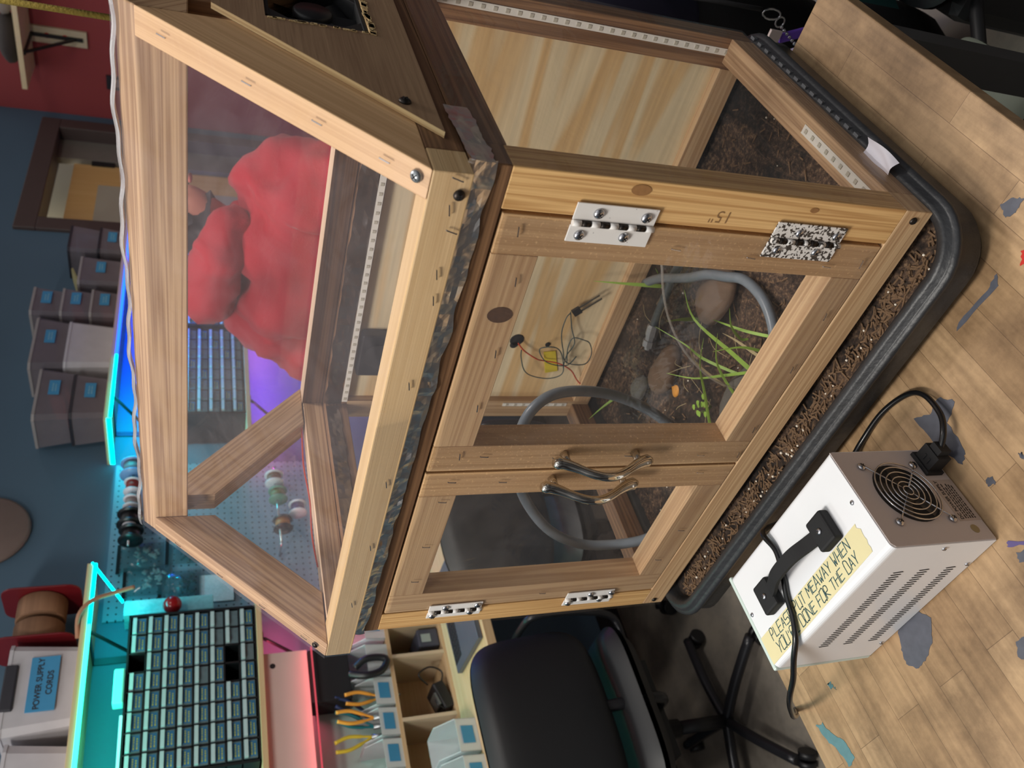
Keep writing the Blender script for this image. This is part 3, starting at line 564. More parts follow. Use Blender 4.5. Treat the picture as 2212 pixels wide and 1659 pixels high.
for cz in (.040, .002, -.038):
    s = MB()
    for i in range(34):
        x = -.288-i*.0049; s.obox((x, y0_-.0001, cz), (.0008, 0, .0012), (0, .0002, 0), (-.0006, 0, .0068))
    s.build('vent_slots', BLACKM, psu)
fc = V((x1+.0008, -.204, .015)); fan = MB().lathe(fc, (1, 0, 0), [(.040, 0), (.040, .0004)], 40); fp = fan.build('fan', BLACKM, psu)
MB().lathe(fc+V((.0006, 0, 0)), (1, 0, 0), [(.014, 0), (.014, .0006)], 24).build('hub', BLACK, fp)
s = MB()
for i in range(5): a = i*1.2566; s.obox(fc+V((.0006, math.cos(a)*.025, math.sin(a)*.025)), (.0003, 0, 0), (0, math.cos(a)*.012, math.sin(a)*.012), (0, -math.sin(a)*.007, math.cos(a)*.007))
s.build('blades', BLACK, fp)
s = MB()
for rr in (.006, .0125, .0195, .0265, .0335, .040):
    s.tube([fc+V((.0045, rr*math.cos(a*math.pi/20), rr*math.sin(a*math.pi/20))) for a in range(40)], .0009, 6, closed=True)
for a in (45, 135, 225, 315):
    e = V((0, math.cos(math.radians(a)), math.sin(math.radians(a)))); s.tube([fc+V((.0036, 0, 0))+e*.006, fc+V((.0036, 0, 0))+e*.050, fc+V((.001, 0, 0))+e*.0545], .0010, 6)
s.build('fan_guard', STEEL, psu)
for a in (45, 135, 225, 315):
    e = V((0, math.cos(math.radians(a)), math.sin(math.radians(a)))); screw(fc+e*.0545+V((.001, 0, 0)), (1, 0, 0), .0052, STEEL, psu)
for q in ((-.247, y0_, .005, 0, -1, 0), (-.284, y0_, -.060, 0, -1, 0), (-.461, y0_, -.060, 0, -1, 0), (-.249, -.205, z1, 0, 0, 1), (-.490, -.201, z1, 0, 0, 1)): screw(q[:3], q[3:], .0030, STEEL, psu)
MB().lathe((x1+.0006, -.257, -.046), (1, 0, 0), [(.0055, 0), (.0055, .0005)], 20).build('sticker', plain('sticker_tan', sr(150, 132, 96), .5), psu)
lb = MB().box(x1+.0006, x1+.0010, -.246, -.188, -.066, -.033).build('rating_label', plain('label_silver', sr(176, 160, 150), .45), psu)
DK = plain('print_dark', sr(40, 36, 36), .6)
text('label_print', 'DC POWER SUPPLY', .0062, DK, (x1+.0011, -.244, -.041), (0, 1, 0), (0, 0, 1), lb, bold=.0001)
s = MB()
for i, z in enumerate((-.0455, -.0490, -.0525, -.056, -.0595)):
    y = -.243
    while y < -.196-.004*(i % 2): l = .0015+R_()*.004; s.box(x1+.0011, x1+.0012, y, y+l, z, z+.0018); y += l+.001
s.build('small_print', DK, lb)
for z in (x1-.03, x0+.03):
    for y in (y0_+.02, y1_-.02): MB().lathe((z, y, ZT), (0, 0, 1), [(.009, 0), (.009, .005)], 16).build('foot', BLACKM, psu)
hd = thing('handle', None, None, (-.366, -.205, z1)); par(hd, psu); hd.location = (-.366, -.205, z1); hd.matrix_parent_inverse = wm(psu).inverted()
for cx in (-.300, -.436):
    s = MB(); s.prism([(cx-.0155, -.213-.012, z1), (cx+.0155, -.213-.012, z1), (cx+.0155, -.196+.010, z1), (cx-.0155, -.196+.010, z1)], (0, 0, .014)); b = s.build('handle_block', BLACKM, hd, bevel=.003)
    screw((cx, -.206, z1+.0142), (0, 0, 1), .004, STEEL, hd)
s = MB(); P = smooth_path([(-.308, -.206, z1+.010), (-.325, -.206, z1+.016), (-.350, -.206, z1+.025), (-.386, -.206, z1+.025), (-.411, -.206, z1+.016), (-.428, -.206, z1+.010)], 6)
for i in range(len(P)-1):
    a, b2 = P[i], P[i+1]; d = (b2-a); s.obox((a+b2)/2, d*.52, (0, .0085, 0), V((d.z, 0, -d.x)).normalized()*.0022)
s.build('strap', BLACKM, hd)
# tape note
s = MB(); t0, t1 = V((-.497, -.232, z1+.0003)), V((-.262, -.224, z1+.0003)); wv = V((0, -.036, 0)); random.seed(4); nT = 60; up_, lo_ = [], []
ends = [(.003*noise.noise(V((i*1.7, 0, 0))), i/8) for i in range(9)]
pts = [t0+V((0, 0, 0))]+[t1.lerp(t1, 0)+wv*f+V((e*1.5+.004*(.5-abs(f-.5)), 0, 0)) for e, f in ends]+[t0+wv*f+V((e*1.5-.003*f, 0, 0)) for e, f in ends[::-1]]
s.prism([tuple(p) for p in pts[1:]], (0, 0, .0002)); tp = s.build('tape_note', TAPE, psu)
dx = (t1-t0).normalized(); up2 = V((0, 0, 1)).cross(dx)
GLY = {'P': ('AGCIE',), 'L': ('GAB',), 'E': ('HGAB', 'EF'), 'A': ('AWB', 'ij'), 'S': ('HGEFBA',), 'U': ('GAbBH',), 'T': ('GH', 'WV'), 'M': ('AGKHB',), 'W': ('GaKbH',), 'Y': ('GKV', 'KH'), 'H': ('GA', 'HB', 'EF'), 'N': ('AGBH',), 'O': ('GAbBHWG',), 'R': ('AGCIEB',), 'D': ('AGCfBA',), 'F': ('HGA', 'EF'), "'": ('Wt',)}
PTS = dict(A=(0, 0), B=(1, 0), G=(0, 1), H=(1, 1), C=(.8, .98), I=(.85, .58), E=(0, .48), F=(.85, .5), W=(.5, 1), V=(.45, 0), K=(.5, .45), a=(.28, 0), b=(.7, 0), f=(1, .5), i=(.2, .35), j=(.8, .38), t=(.42, .75))
def handwrite(body, size, o, xd, yd, parent, sp=.86, seed=1):
    random.seed(seed); o = V(o); x = V(xd).normalized(); y = V(yd).normalized(); z = x.cross(y); cur = 0; s = MB(); r = size*.042
    for ch in body:
        w_ = size*(.30 if ch == "'" else .56)*(.9+.2*R_())
        for st_ in GLY.get(ch, ()):
            h = size*(.92+.16*R_()); P = [o+x*(cur+PTS[c][0]*w_+PTS[c][1]*size*.12+size*.04*(R_()-.5))+y*(PTS[c][1]*h+size*.06*(R_()-.5)) for c in st_]
            P = smooth_path(P, 3) if len(P) > 2 and ch in 'PSUDRO' else P
            for i in range(len(P)-1):
                d = P[i+1]-P[i]; n_ = z.cross(d).normalized()*r; s.obox((P[i]+P[i+1])/2, d*.5+d.normalized()*r*.6, n_, z*.00008)
        cur += w_+size*.16 if ch != ' ' else size*.42-w_*0
    return s.build('note_writing', INK, parent), cur
handwrite("PLEASE PUT MEAWAY WHEN", .0128, t0+dx*.022-up2*.0150+V((0, 0, .0004)), dx, up2, tp)
handwrite("YOU'RE DONE FOR THE DAY", .0128, t0+dx*.022-up2*.0325+V((0, 0, .0004)), dx, up2, tp, seed=5)
# mains lead
CORD = plain('cord_black', sr(18, 18, 20), .25, var=.1)
pc = thing('mains_lead', 'black mains cord plugged into the power supply and looped over its handle', 'cord', (-.22, -.15, ZT))
s = MB(); px, py, pz = x1, -.165, -.045
s.box(px+.001, px+.006, py-.0165, py+.0165, pz-.0125, pz+.0125); s.prism([(px+.006, py-.013, pz-.010), (px+.006, py+.013, pz-.010), (px+.006, py+.013, pz+.010), (px+.006, py-.013, pz+.010)], (.020, 0, 0)); s.box(px+.026, px+.034, py-.008, py+.008, pz-.008, pz+.008)
s.box(px+.010, px+.018, py-.006, py-.003, pz+.010, pz+.011); s.box(px+.010, px+.018, py+.001, py+.004, pz+.010, pz+.011)
s.build('plug', BLACKM, pc, bevel=.0018)
path = smooth_path([(px+.030, py, pz), (px+.045, py+.012, pz-.002), (px+.052, py+.035, pz-.010), (-.190, -.095, -.060), (-.212, -.073, -.0652), (-.257, -.062, -.0652), (-.310, -.068, -.062), (-.350, -.088, -.045), (-.380, -.105, -.005), (-.398, -.122, .045), (-.396, -.133, .078), (-.392, -.146, .0915), (-.388, -.172, .0893), (-.398, -.200, .0893), (-.410, -.222, .0893), (-.418, -.246, .0895), (-.430, -.268, .0915), (-.456, -.282, .087), (-.490, -.290, .072), (-.520, -.298, .064), (-.552, -.299, .046), (-.585, -.297, .022), (-.625, -.288, -.010), (-.655, -.276, -.040), (-.680, -.262, -.061), (-.696, -.254, -.076), (-.702, -.248, -.110), (-.704, -.240, -.150), (-.700, -.22, -.22)], 7)
MB().tube(path, .0037, 12).build('cable', CORD, pc)
# ---------------------------------------------------------------- inside the greenhouse
HOSE = plain('hose_grey', sr(112, 122, 132), .35, var=.25, scale=50); FIT = plain('fitting_galvanised', sr(168, 172, 176), .35, metal=.6, var=.3, scale=80)
H2 = [(-0.561, 0.2, 0.002), (-0.523, 0.2, 0.06), (-0.488, 0.19, 0.122), (-0.464, 0.18, 0.176), (-0.451, 0.17, 0.231), (-0.451, 0.16, 0.272), (-0.47, 0.15, 0.299), (-0.505, 0.14, 0.31), (-0.551, 0.13, 0.307), (-0.601, 0.12, 0.292), (-0.648, 0.11, 0.265), (-0.7, 0.1, 0.22), (-0.728, 0.09, 0.172), (-0.732, 0.08, 0.122), (-0.696, 0.06, 0.06), (-0.650, 0.058, 0.006)]
hs = thing('garden_hose', 'grey hose standing in a tall loop inside the left half of the greenhouse', 'hose', (-.56, .2, 0), group='grey hoses in the greenhouse')
MB().tube(smooth_path(H2, 6), .0085, 14).build('tube', HOSE, hs)
def fitting(a, b, parent):
    a, b = V(a), V(b); d = (b-a).normalized(); L = (b-a).length
    return MB().lathe(a, d, [(.0095, 0), (.0115, L*.1), (.0115, L*.42), (.0098, L*.45), (.0098, L*.6), (.012, L*.62), (.012, L*.86), (.006, L*.9), (.006, L)], 8, False).build('fitting', FIT, parent)
fitting((-.555, .200, .010), (-.585, .168, .004), hs)
h1 = thing('garden_hose', 'grey hose curling on the soil under the right door near the grass', 'hose', (-.28, .2, 0), group='grey hoses in the greenhouse')
MB().tube(smooth_path([(-.43, .425, .012), (-.385, .38, .02), (-.336, .317, .02), (-.300, .280, .012), (-.281, .250, .006), (-.26, .217, .002), (-.251, .172, .002), (-.256, .135, .002), (-.272, .104, .002), (-.301, .082, .002), (-.345, .066, .001), (-.39, .07, -.002)], 6), .0080, 14).build('tube', HOSE, h1)
h3 = thing('garden_hose', 'short straight dark hose with threaded fitting lying by the back panel', 'hose', (-.45, .36, 0), group='grey hoses in the greenhouse')
MB().tube(smooth_path([(-.30, .365, .004), (-.376, .371, .004), (-.412, .366, .004), (-.452, .363, .004), (-.480, .358, .004)], 5), .0075, 12).build('tube', plain('hose_dark', sr(62, 74, 80), .45, var=.3), h3); fitting((-.472, .359, .004), (-.520, .348, .002), h3)
# loose clear tubing, the thin arc by the right door
CLR = plain('clear_tube', sr(170, 165, 158), .2, alpha=.35)
tag(MB().tube(smooth_path([(-.15, .12, .236), (-.167, .1, .232), (-.204, .1, .214), (-.248, .1, .186), (-.283, .09, .157), (-.311, .08, .123), (-.332, .07, .084), (-.340, .065, .040), (-.345, .07, -.010)], 6), .0016, 8).build('clear_tube', CLR), 'thin clear tube arching down behind the right door pane', 'tube')
# grass
GR = plain('grass_green', sr(140, 176, 66), .5, var=.3, scale=60); GR2 = plain('grass_dry', sr(176, 160, 120), .7, var=.2)
gp_ = thing('grass_plant', 'long thin green grass blades sprouting from soil behind the right door', 'plant', (-.36, .15, 0))
BL = [[(-0.336, 0.086, 0.002), (-0.345, 0.147, 0.014), (-0.362, 0.243, 0.026), (-0.335, 0.284, 0.039)], [(-0.385, 0.272, 0.002), (-0.376, 0.259, 0.038), (-0.368, 0.243, 0.074)], [(-0.364, 0.119, 0.002), (-0.39, 0.182, 0.025), (-0.386, 0.209, 0.047), (-0.401, 0.269, 0.07)], [(-0.338, 0.099, 0.002), (-0.383, 0.137, 0.016), (-0.423, 0.172, 0.031), (-0.458, 0.22, 0.045)], [(-0.275, 0.104, 0.002), (-0.295, 0.139, 0.02), (-0.307, 0.17, 0.039), (-0.302, 0.171, 0.057)], [(-0.474, 0.117, 0.002), (-0.432, 0.147, 0.019), (-0.392, 0.168, 0.037), (-0.339, 0.172, 0.054)], [(-0.418, 0.402, 0.002), (-0.434, 0.425, 0.052), (-0.448, 0.446, 0.102)], [(-0.326, 0.158, 0.002), (-0.297, 0.151, 0.037), (-0.252, 0.136, 0.071)], [(-0.667, 0.369, 0.002), (-0.698, 0.373, 0.019), (-0.728, 0.371, 0.037)], [(-0.4, 0.399, 0.002), (-0.37, 0.388, 0.033)], [(-0.303, 0.104, 0.002), (-0.303, 0.112, 0.038), (-0.319, 0.119, 0.074)], [(-0.393, 0.09, 0.002), (-0.369, 0.144, 0.028), (-0.311, 0.151, 0.054)], [(-0.406, 0.142, 0.002), (-0.398, 0.185, 0.036), (-0.35, 0.179, 0.07)], [(-0.315, 0.107, 0.002), (-0.322, 0.149, 0.017), (-0.323, 0.166, 0.032)]]
for bi, b in enumerate(BL):
    P = smooth_path([V(p) for p in [(b[0][0], b[0][1], -.012)]+b], 5); k = len(P); wd = .0034 if bi in (0, 1, 6) else .0023; s = MB(); ww = []
    for i, p in enumerate(P):
        t = i/(k-1); ww.append(wd*(.55+.45*math.sin(min(1, t*1.6)*math.pi/1.2))*(1-max(0, t-.6)/.4*.92))
    for i, p in enumerate(P):
        d = (P[min(i+1, k-1)]-P[max(i-1, 0)]).normalized(); sd = d.cross(V((.55, -.6, .4))).normalized()
        s.v += [tuple(p-sd*ww[i]), tuple(p+V((0, -.0004, .0002))), tuple(p+sd*ww[i])]
    for i in range(k-1):
        for j in (0, 1): s.face([3*i+j, 3*i+j+1, 3*i+j+4, 3*i+j+3], None, True)
    s.build('blade', GR if bi not in (12, 13) else GR2, gp_)
random.seed(9); s = MB()
for i in range(16):
    x, y = -.30-.25*R_(), .10+.28*R_(); a = R_()*6.28; L = .02+.05*R_()
    s.tube(smooth_path([(x, y, .001), (x+math.cos(a)*L*.5+.006*(R_()-.5), y+math.sin(a)*L*.5, .004+.006*R_()), (x+math.cos(a)*L, y+math.sin(a)*L, .002)], 4), .0005, 5)
tag(s.build('dry_stems', GR2), 'thin dry stems and rootlets strewn over the soil', 'stems', kind='stuff')
# clover tuft
ct = thing('clover_sprout', 'small clover sprout with rounded leaves on the soil', 'plant', (-.47, .16, 0)); s = MB()
for i in range(9):
    a = i*2.4; r = .006+.012*(i % 3)/2; c = V((-.465+math.cos(a)*r, .150+math.sin(a)*r, .010+.004*(i % 2))); s.grid(lambda u, v: c+V((math.cos(v*6.2832)*u*.005, math.sin(v*6.2832)*u*.0045, .001*u*math.sin(v*9))), 3, 10)
    s.tube([(-.465, .150, -.012), tuple(c)], .0004, 4)
s.build('leaves', GR, ct)
def stone(c, r, sc3, mat, label, grp=None, nm='stone'):
    s = MB(); s.ball((0, 0, 0), (sc3[0], sc3[1], sc3[2]), 16); s.v = [tuple(V(c)+V(v)*(1+.22*noise.noise(V(v)*22+V(c)*9))) for v in s.v]; return tag(s.build(nm, mat), label, 'stone', grp)
ROCK = plain('rock_brown', sr(104, 82, 64), .8, var=.35, scale=50, bump=.4); ROCK2 = plain('rock_grey', sr(96, 92, 86), .8, var=.35, scale=50, bump=.4)
stone((-.325, .262, -.006), 1, (.055, .042, .018), ROCK, 'flat brown stone half buried between hose and grass')
stone((-.395, .100, -.008), 1, (.062, .040, .016), ROCK2, 'grey flat stone under the grass blades')
stone((-.520, .290, -.008), 1, (.052, .032, .018), ROCK, 'brown stone beside the threaded hose fitting')
stone((-.60, .33, -.008), 1, (.03, .02, .012), ROCK2, 'small dark stone under the hose loop')
LEAFM = plain('leaf_yellow', sr(196, 132, 38), .6, var=.3)
tag(MB().grid(lambda u, v: (-.505+.011*(u-.5)*2*abs(math.sin(v*3.1416))**.6, .215+.022*v, .004+.003*math.sin(u*3.14)), 6, 8).build('fallen_leaf', LEAFM), 'small yellow fallen leaf lying on the dark soil', 'leaf')
# sensor probe with its lead, wires, cable hole, tape
pr = thing('moisture_sensor', 'black two pronged moisture sensor hanging on wires before the plywood', 'sensor', (-.515, .44, .10))
s = MB(); a, b2 = V((-.522, .443, .118)), V((-.510, .443, .112)); d = (V((-.485, .443, .081))-a).normalized(); sd = d.cross(V((0, 1, 0))).normalized()
s.obox(a+d*.008, d*.008, sd*.008, (0, .0025, 0)); s.build('sensor_head', BLACK, pr)
for q in (-.005, .005): MB().obox(a+d*.036+sd*q, d*.023, sd*.0016, (0, .0007, 0)).build('prong', plain('prong_dark', sr(70, 66, 58), .5), pr)
WG = plain('wire_dark_green', sr(40, 62, 66), .5); WR = plain('wire_red', sr(186, 58, 34), .5)
def wire(name, pts, r, mat, label, y=.440):
    return tag(MB().tube(smooth_path([(x, y-.003*(i % 3), z) for i, (x, z) in enumerate(pts)], 7), r, 6).build(name, mat), label, 'wire')
wire('sensor_wire', [(-.612, .195), (-.628, .192), (-.658, .178), (-.679, .153), (-.682, .118), (-.666, .096), (-.638, .101), (-.608, .119), (-.597, .14), (-.61, .159), (-.639, .136), (-.644, .095), (-.625, .077)], .0011, WG, 'dark green wire looping down from the hole in the plywood')
wire('sensor_wire', [(-.524, .122), (-.534, .128), (-.568, .127), (-.614, .107), (-.644, .091), (-.645, .053), (-.624, .043), (-.594, .058), (-.583, .075), (-.584, .096), (-.608, .1), (-.644, .091)], .0011, WG, 'dark wire circling from the sensor head across the plywood', .446)
wire('sensor_wire', [(-.524, .120), (-.561, .106), (-.595, .09), (-.632, .092), (-.662, .091)], .0011, WG, 'short dark wire sagging between sensor and yellow tape', .450)
wire('red_wire', [(-.606, .2), (-.622, .184), (-.639, .155), (-.649, .135), (-.653, .102), (-.668, .072), (-.7, .046), (-.712, .028), (-.715, -.01)], .0014, WR, 'red wire running from the plywood hole past the yellow tape', .452)
s = MB(); s.lathe((-.606, .4612, .200), (0, -1, 0), [(.014, 0), (.013, .001)], 18); s.lathe((-.618, .4612, .203), (0, -1, 0), [(.008, 0), (.008, .001)], 12); s.lathe((-.615, .4612, .134), (0, -1, 0), [(.0055, 0), (.005, .001)], 12); s.build('cable_hole', BLACKM, gh)
MB().prism([(-.634, .4612, .137), (-.630, .4612, .113), (-.683, .4612, .092), (-.689, .4612, .117)], (0, -.0015, 0)).build('yellow_tape', plain('yellow_tape', sr(206, 184, 50), .6), gh)
s = MB(); s.box(-.685, -.590, .440, .4605, .425, .495); f3 = s.build('circulation_fan', BLACK, gh, bevel=.003)
MB().lathe((-.637, .4395, .460), (0, -1, 0), [(.028, 0), (.028, .001)], 24).build('fan_opening', BLACKM, f3)
# red wire in the roof, glossy drips
MB().tube(smooth_path([(-.80, .12, .579), (-.798, .18, .583), (-.795, .25, .581), (-.797, .33, .585), (-.792, .42, .582), (-.789, .46, .584)], 6), .0014, 6).build('red_wire', WR, gh)
# scrap of paper in the tray
tag(MB().grid(lambda u, v: (.0165-.022*u+.003*math.sin(v*4), .078+.065*v*(1-.3*u), .004+.010*u+.004*math.sin(u*5+v*3)), 8, 10).build('paper_scrap', plain('paper_white', sr(232, 228, 236), .8, var=.03)), 'torn white paper scrap tucked between tray rim and greenhouse', 'paper')
# ---------------------------------------------------------------- wall shelves, LED strips
W_SH = wood('shelf_pine', sr(214, 186, 146), sr(186, 152, 110), .5, 25, .5); BRK = plain('bracket_black', sr(24, 24, 26), .45)
def shelf(label, x0, x1, y0, y1, z0, z1, braces):
    t = thing('wall_shelf', label, 'shelf', ((x0+x1)/2, (y0+y1)/2, z0), 'pine wall shelves over the desk')
    MB().box(x0, x1, y0, y1, z0, z1, 1).build('board', W_SH, t, bevel=.001)
    for y in braces:
        s = MB(); s.box(XW, XW+.004, y-.012, y+.012, z0-.16, z0); s.box(XW, x1-.02, y-.012, y+.012, z0-.004, z0); s.beam((XW+.005, y, z0-.14), (x1-.04, y, z0-.006), .010, .006, (0, 1, 0)); s.build('bracket', BRK, t)
    return t
sh1 = shelf('upper pine shelf with a tub and red reel above the drawer cabinet', XW, -2.165, -.5, 1.085, 1.068, 1.086, (.86, -.2))
sh2 = shelf('upper pine shelf holding stacked tubs beside the doorway', XW, -2.14, 1.70, 3.10, 1.068, 1.086, (1.86, 2.8))
sh3 = shelf('lower pine shelf carrying the teal lit drawer cabinet', XW, -2.2, -.5, .95, .553, .571, (.80,))
sh4 = shelf('lower pine shelf carrying the two far blue lit cabinets', XW, -2.2, 1.71, 3.10, .553, .571, (1.9, 2.8))
G = {'cyan': (0, .92, 1, 1), 'teal': (.03, .9, .62, 1), 'aqua': (0, .55, 1, 1), 'blue': (.01, .08, 1, 1), 'pink': (1, .10, .18, 1), 'purple': (.45, .10, 1, 1), 'mag': (.85, .15, .9, 1)}
def led(label, segs, parent_z, power, x=-2.207, th=.011, tilt=28):
    t = thing('led_strip', label, 'light strip', (x, segs[0][0], parent_z))
    for y0, y1, c in segs:
        MB().box(x-.003, x+.007, y0, y1, parent_z-th, parent_z).build('led_tape', glow('glow_'+c, G[c], 5.0), t)
        l = bpy.data.lights.new('led_light', 'AREA'); l.shape = 'RECTANGLE'; l.size = .02; l.size_y = y1-y0; l.energy = power*(y1-y0); l.color = G[c][:3]
        o = bpy.data.objects.new('led_light', l); sc.collection.objects.link(o); o.location = (x-.012, (y0+y1)/2, parent_z-.014); o.rotation_euler = (0, math.radians(tilt), 0)
    return t
led('glowing teal and cyan light strip under the upper shelf above the drawers', [(-.4, .86, 'teal'), (.86, 1.08, 'cyan')], 1.068, 3.6, x=-2.165, tilt=22)
led('glowing cyan to blue light strip under the shelf of stacked tubs', [(1.71, 1.90, 'cyan'), (1.90, 2.05, 'aqua'), (2.05, 3.05, 'blue')], 1.068, 16.0, x=-2.135, tilt=24)
led('glowing pink and purple light strip under the lower shelf', [(.60, .94, 'pink'), (1.72, 1.86, 'pink'), (1.86, 2.25, 'purple'), (2.25, 3.0, 'mag')], .553, 5.5, x=-2.25, th=.003)
MB().box(XW+.01, -2.13, 1.694, 1.699, 1.058, 1.074).build('led_tape', glow('glow_cyan', G['cyan'], 5), bpy.data.objects['led_strip.001'])
# hanging end of the strip: the bright A shape at the end of the upper shelf
lp_ = bpy.data.lights.new('led_light', 'AREA'); lp_.shape = 'RECTANGLE'; lp_.size = .015; lp_.size_y = 1.0; lp_.energy = .55; lp_.color = (1, .12, .16)
lo_ = bpy.data.objects.new('led_light', lp_); sc.collection.objects.link(lo_); lo_.location = (-2.200, .25, .404); lo_.rotation_euler = (0, math.radians(180-32), 0)
tl = thing('led_strip', 'thin red light strip along the bottom of the grey board', 'light strip', (-2.2, .25, .400)); MB().box(-2.215, -2.205, -.25, .735, .400, .404).build('led_tape', glow('glow_red', (1, .12, .16, 1), .7), tl)
s = MB(); s.beam((-2.165, 1.085, 1.072), (-2.185, .945, .975), .014, .006); s.build('led_tape', glow('glow_cyan', G['cyan'], 5), bpy.data.objects['led_strip'])
# boards between shelf and desk
PAN = plain('panel_grey', sr(186, 176, 168), .6, var=.04); PTEAL = plain('panel_green_lit', sr(176, 206, 198), .4, var=.03)  # pale panel: green light put into its colour
tag(MB().box(-2.25, -2.225, -.4, .735, .415, .552).build('grey_panel', PAN, bevel=.001), 'grey painted board hanging below the lower shelf', 'board')
MB().lathe((-2.2249, .690, .525), (1, 0, 0), [(.009, 0), (.009, .0005)], 18).build('hole', BLACKM, bpy.data.objects['grey_panel'])
tag(MB().box(-2.36, -2.34, -.4, .60, .157, .408).build('acrylic_panel', PTEAL), 'pale translucent panel with green light in its colour behind the plastic bins', 'panel')
tag(MB().box(-2.33, -2.23, .555, .735, .283, .412).build('black_box', BLACKM, bevel=.003), 'black square box tucked under the grey board', 'box')
tag(MB().box(XW+.002, XW+.016, .95, 3.1, .575, 1.05).build('backing_board', plain('panel_white', sr(190, 196, 204), .6, var=.03)), 'pale backing board behind the far drawer cabinets', 'board') if 0 else None
# pegboard
m, n, out = nt('pegboard'); p = n.nodes.new('ShaderNodeBsdfPrincipled'); lk(n, p.outputs[0], out.inputs[0]); p.inputs['Roughness'].default_value = .5
tc = n.nodes.new('ShaderNodeTexCoord'); vm = n.nodes.new('ShaderNodeVectorMath'); vm.operation = 'MODULO'; ad = n.nodes.new('ShaderNodeVectorMath'); ad.operation = 'ADD'; ad.inputs[1].default_value = (5.08*2, 5.08*2, 5.08*2); lk(n, tc.outputs['Object'], ad.inputs[0]); lk(n, ad.outputs[0], vm.inputs[0]); vm.inputs[1].default_value = (.0254,)*3
s2 = n.nodes.new('ShaderNodeVectorMath'); s2.operation = 'SUBTRACT'; s2.inputs[1].default_value = (.0127,)*3; lk(n, vm.outputs[0], s2.inputs[0]); ml = n.nodes.new('ShaderNodeVectorMath'); ml.operation = 'MULTIPLY'; ml.inputs[1].default_value = (0, 1, 1); lk(n, s2.outputs[0], ml.inputs[0])
le = n.nodes.new('ShaderNodeVectorMath'); le.operation = 'LENGTH'; lk(n, ml.outputs[0], le.inputs[0]); lt = n.nodes.new('ShaderNodeMath'); lt.operation = 'LESS_THAN'; lt.inputs[1].default_value = .0033; lk(n, le.outputs['Value'], lt.inputs[0])
mx = n.nodes.new('ShaderNodeMix'); mx.data_type = 'RGBA'; mx.inputs[6].default_value = sr(112, 138, 156); mx.inputs[7].default_value = sr(20, 24, 30); lk(n, lt.outputs[0], mx.inputs[0]); lk(n, mx.outputs[2], p.inputs['Base Color'])
pg = tag(MB().box(XW+.001, XW+.008, 1.0, 1.69, .16, 1.052).build('pegboard', m), 'pale blue pegboard with rows of holes on the blue wall', 'pegboard')
# spools on the pegboard, axis along y
def spool(y, z, r, wd, rim, core, label, x=-2.30):
    t = thing('wire_spool', label, 'spool', (x, y, z-r), 'wire spools on a pegboard rod')
    MB().lathe((x, y-wd/2, z), (0, 1, 0), [(r*.22, 0), (r, 0), (r, .004), (r*.22, .004)], 28).build('flange', rim, t)
    MB().lathe((x, y+wd/2-.004, z), (0, 1, 0), [(r*.22, 0), (r, 0), (r, .004), (r*.22, .004)], 28).build('flange', rim, t)
    MB().lathe((x, y-wd/2+.004, z), (0, 1, 0), [(r*.75, 0), (r*.75, wd-.008)], 24).build('winding', core, t); return t
SW = plain('spool_white', sr(216, 216, 224), .4); SBL = plain('spool_black', sr(22, 24, 28), .35)
spool(1.59, .985, .044, .060, plain('spool_blue', sr(120, 170, 220), .3), plain('wind_grey', sr(110, 110, 120), .6), 'glossy blue lit spool nearest the doorway on the rod')
spool(1.505, .982, .030, .050, SW, plain('wind_red', sr(140, 30, 26), .6), 'white rimmed spool of red wire beside the blue lit spool')
spool(1.430, .982, .028, .040, SW, plain('wind_grey2', sr(150, 140, 140), .6), 'small white rimmed spool beside the black spool')
spool(1.355, .982, .044, .050, SBL, SBL, 'black spool with a pale centre on the rod'); MB().lathe((-2.30, 1.328, .982), (0, 1, 0), [(.010, 0), (.024, 0), (.024, .002), (.010, .002)], 20).build('paper_ring', SW, bpy.data.objects['wire_spool.003'])
spool(1.285, .975, .042, .045, SBL, SBL, 'black spool hanging lowest next to the parts bags')
spool(1.52, .47, .036, .045, SW, plain('wind_copper', sr(120, 70, 50), .6), 'white rimmed copper spool low on the pegboard')
spool(1.44, .46, .036, .045, plain('spool_green', sr(90, 140, 120), .4), plain('wind_olive', sr(110, 110, 60), .6), 'green rimmed spool low on the pegboard')
spool(1.37, .39, .034, .045, SW, plain('wind_violet', sr(80, 50, 100), .6), 'white rimmed violet spool, lowest on the pegboard')
spool(1.30, .45, .036, .045, SBL, plain('wind_ochre', sr(170, 110, 50), .6), 'black rimmed ochre spool low on the pegboard')
tag(MB().tube([(-2.30, 1.22, .46), (-2.30, 1.58, .47)], .004, 8).tube([(-2.392, 1.58, .47), (-2.30, 1.58, .47)], .004, 8).tube([(-2.392, 1.22, .46), (-2.30, 1.22, .46)], .004, 8).build('spool_rod', STEEL), 'lower steel rod holding spools on the pegboard', 'rod')
tag(MB().tube([(-2.30, 1.24, .982), (-2.30, 1.63, .982)], .004, 8).build('spool_rod', STEEL), 'thin steel rod holding the wire spools', 'rod')
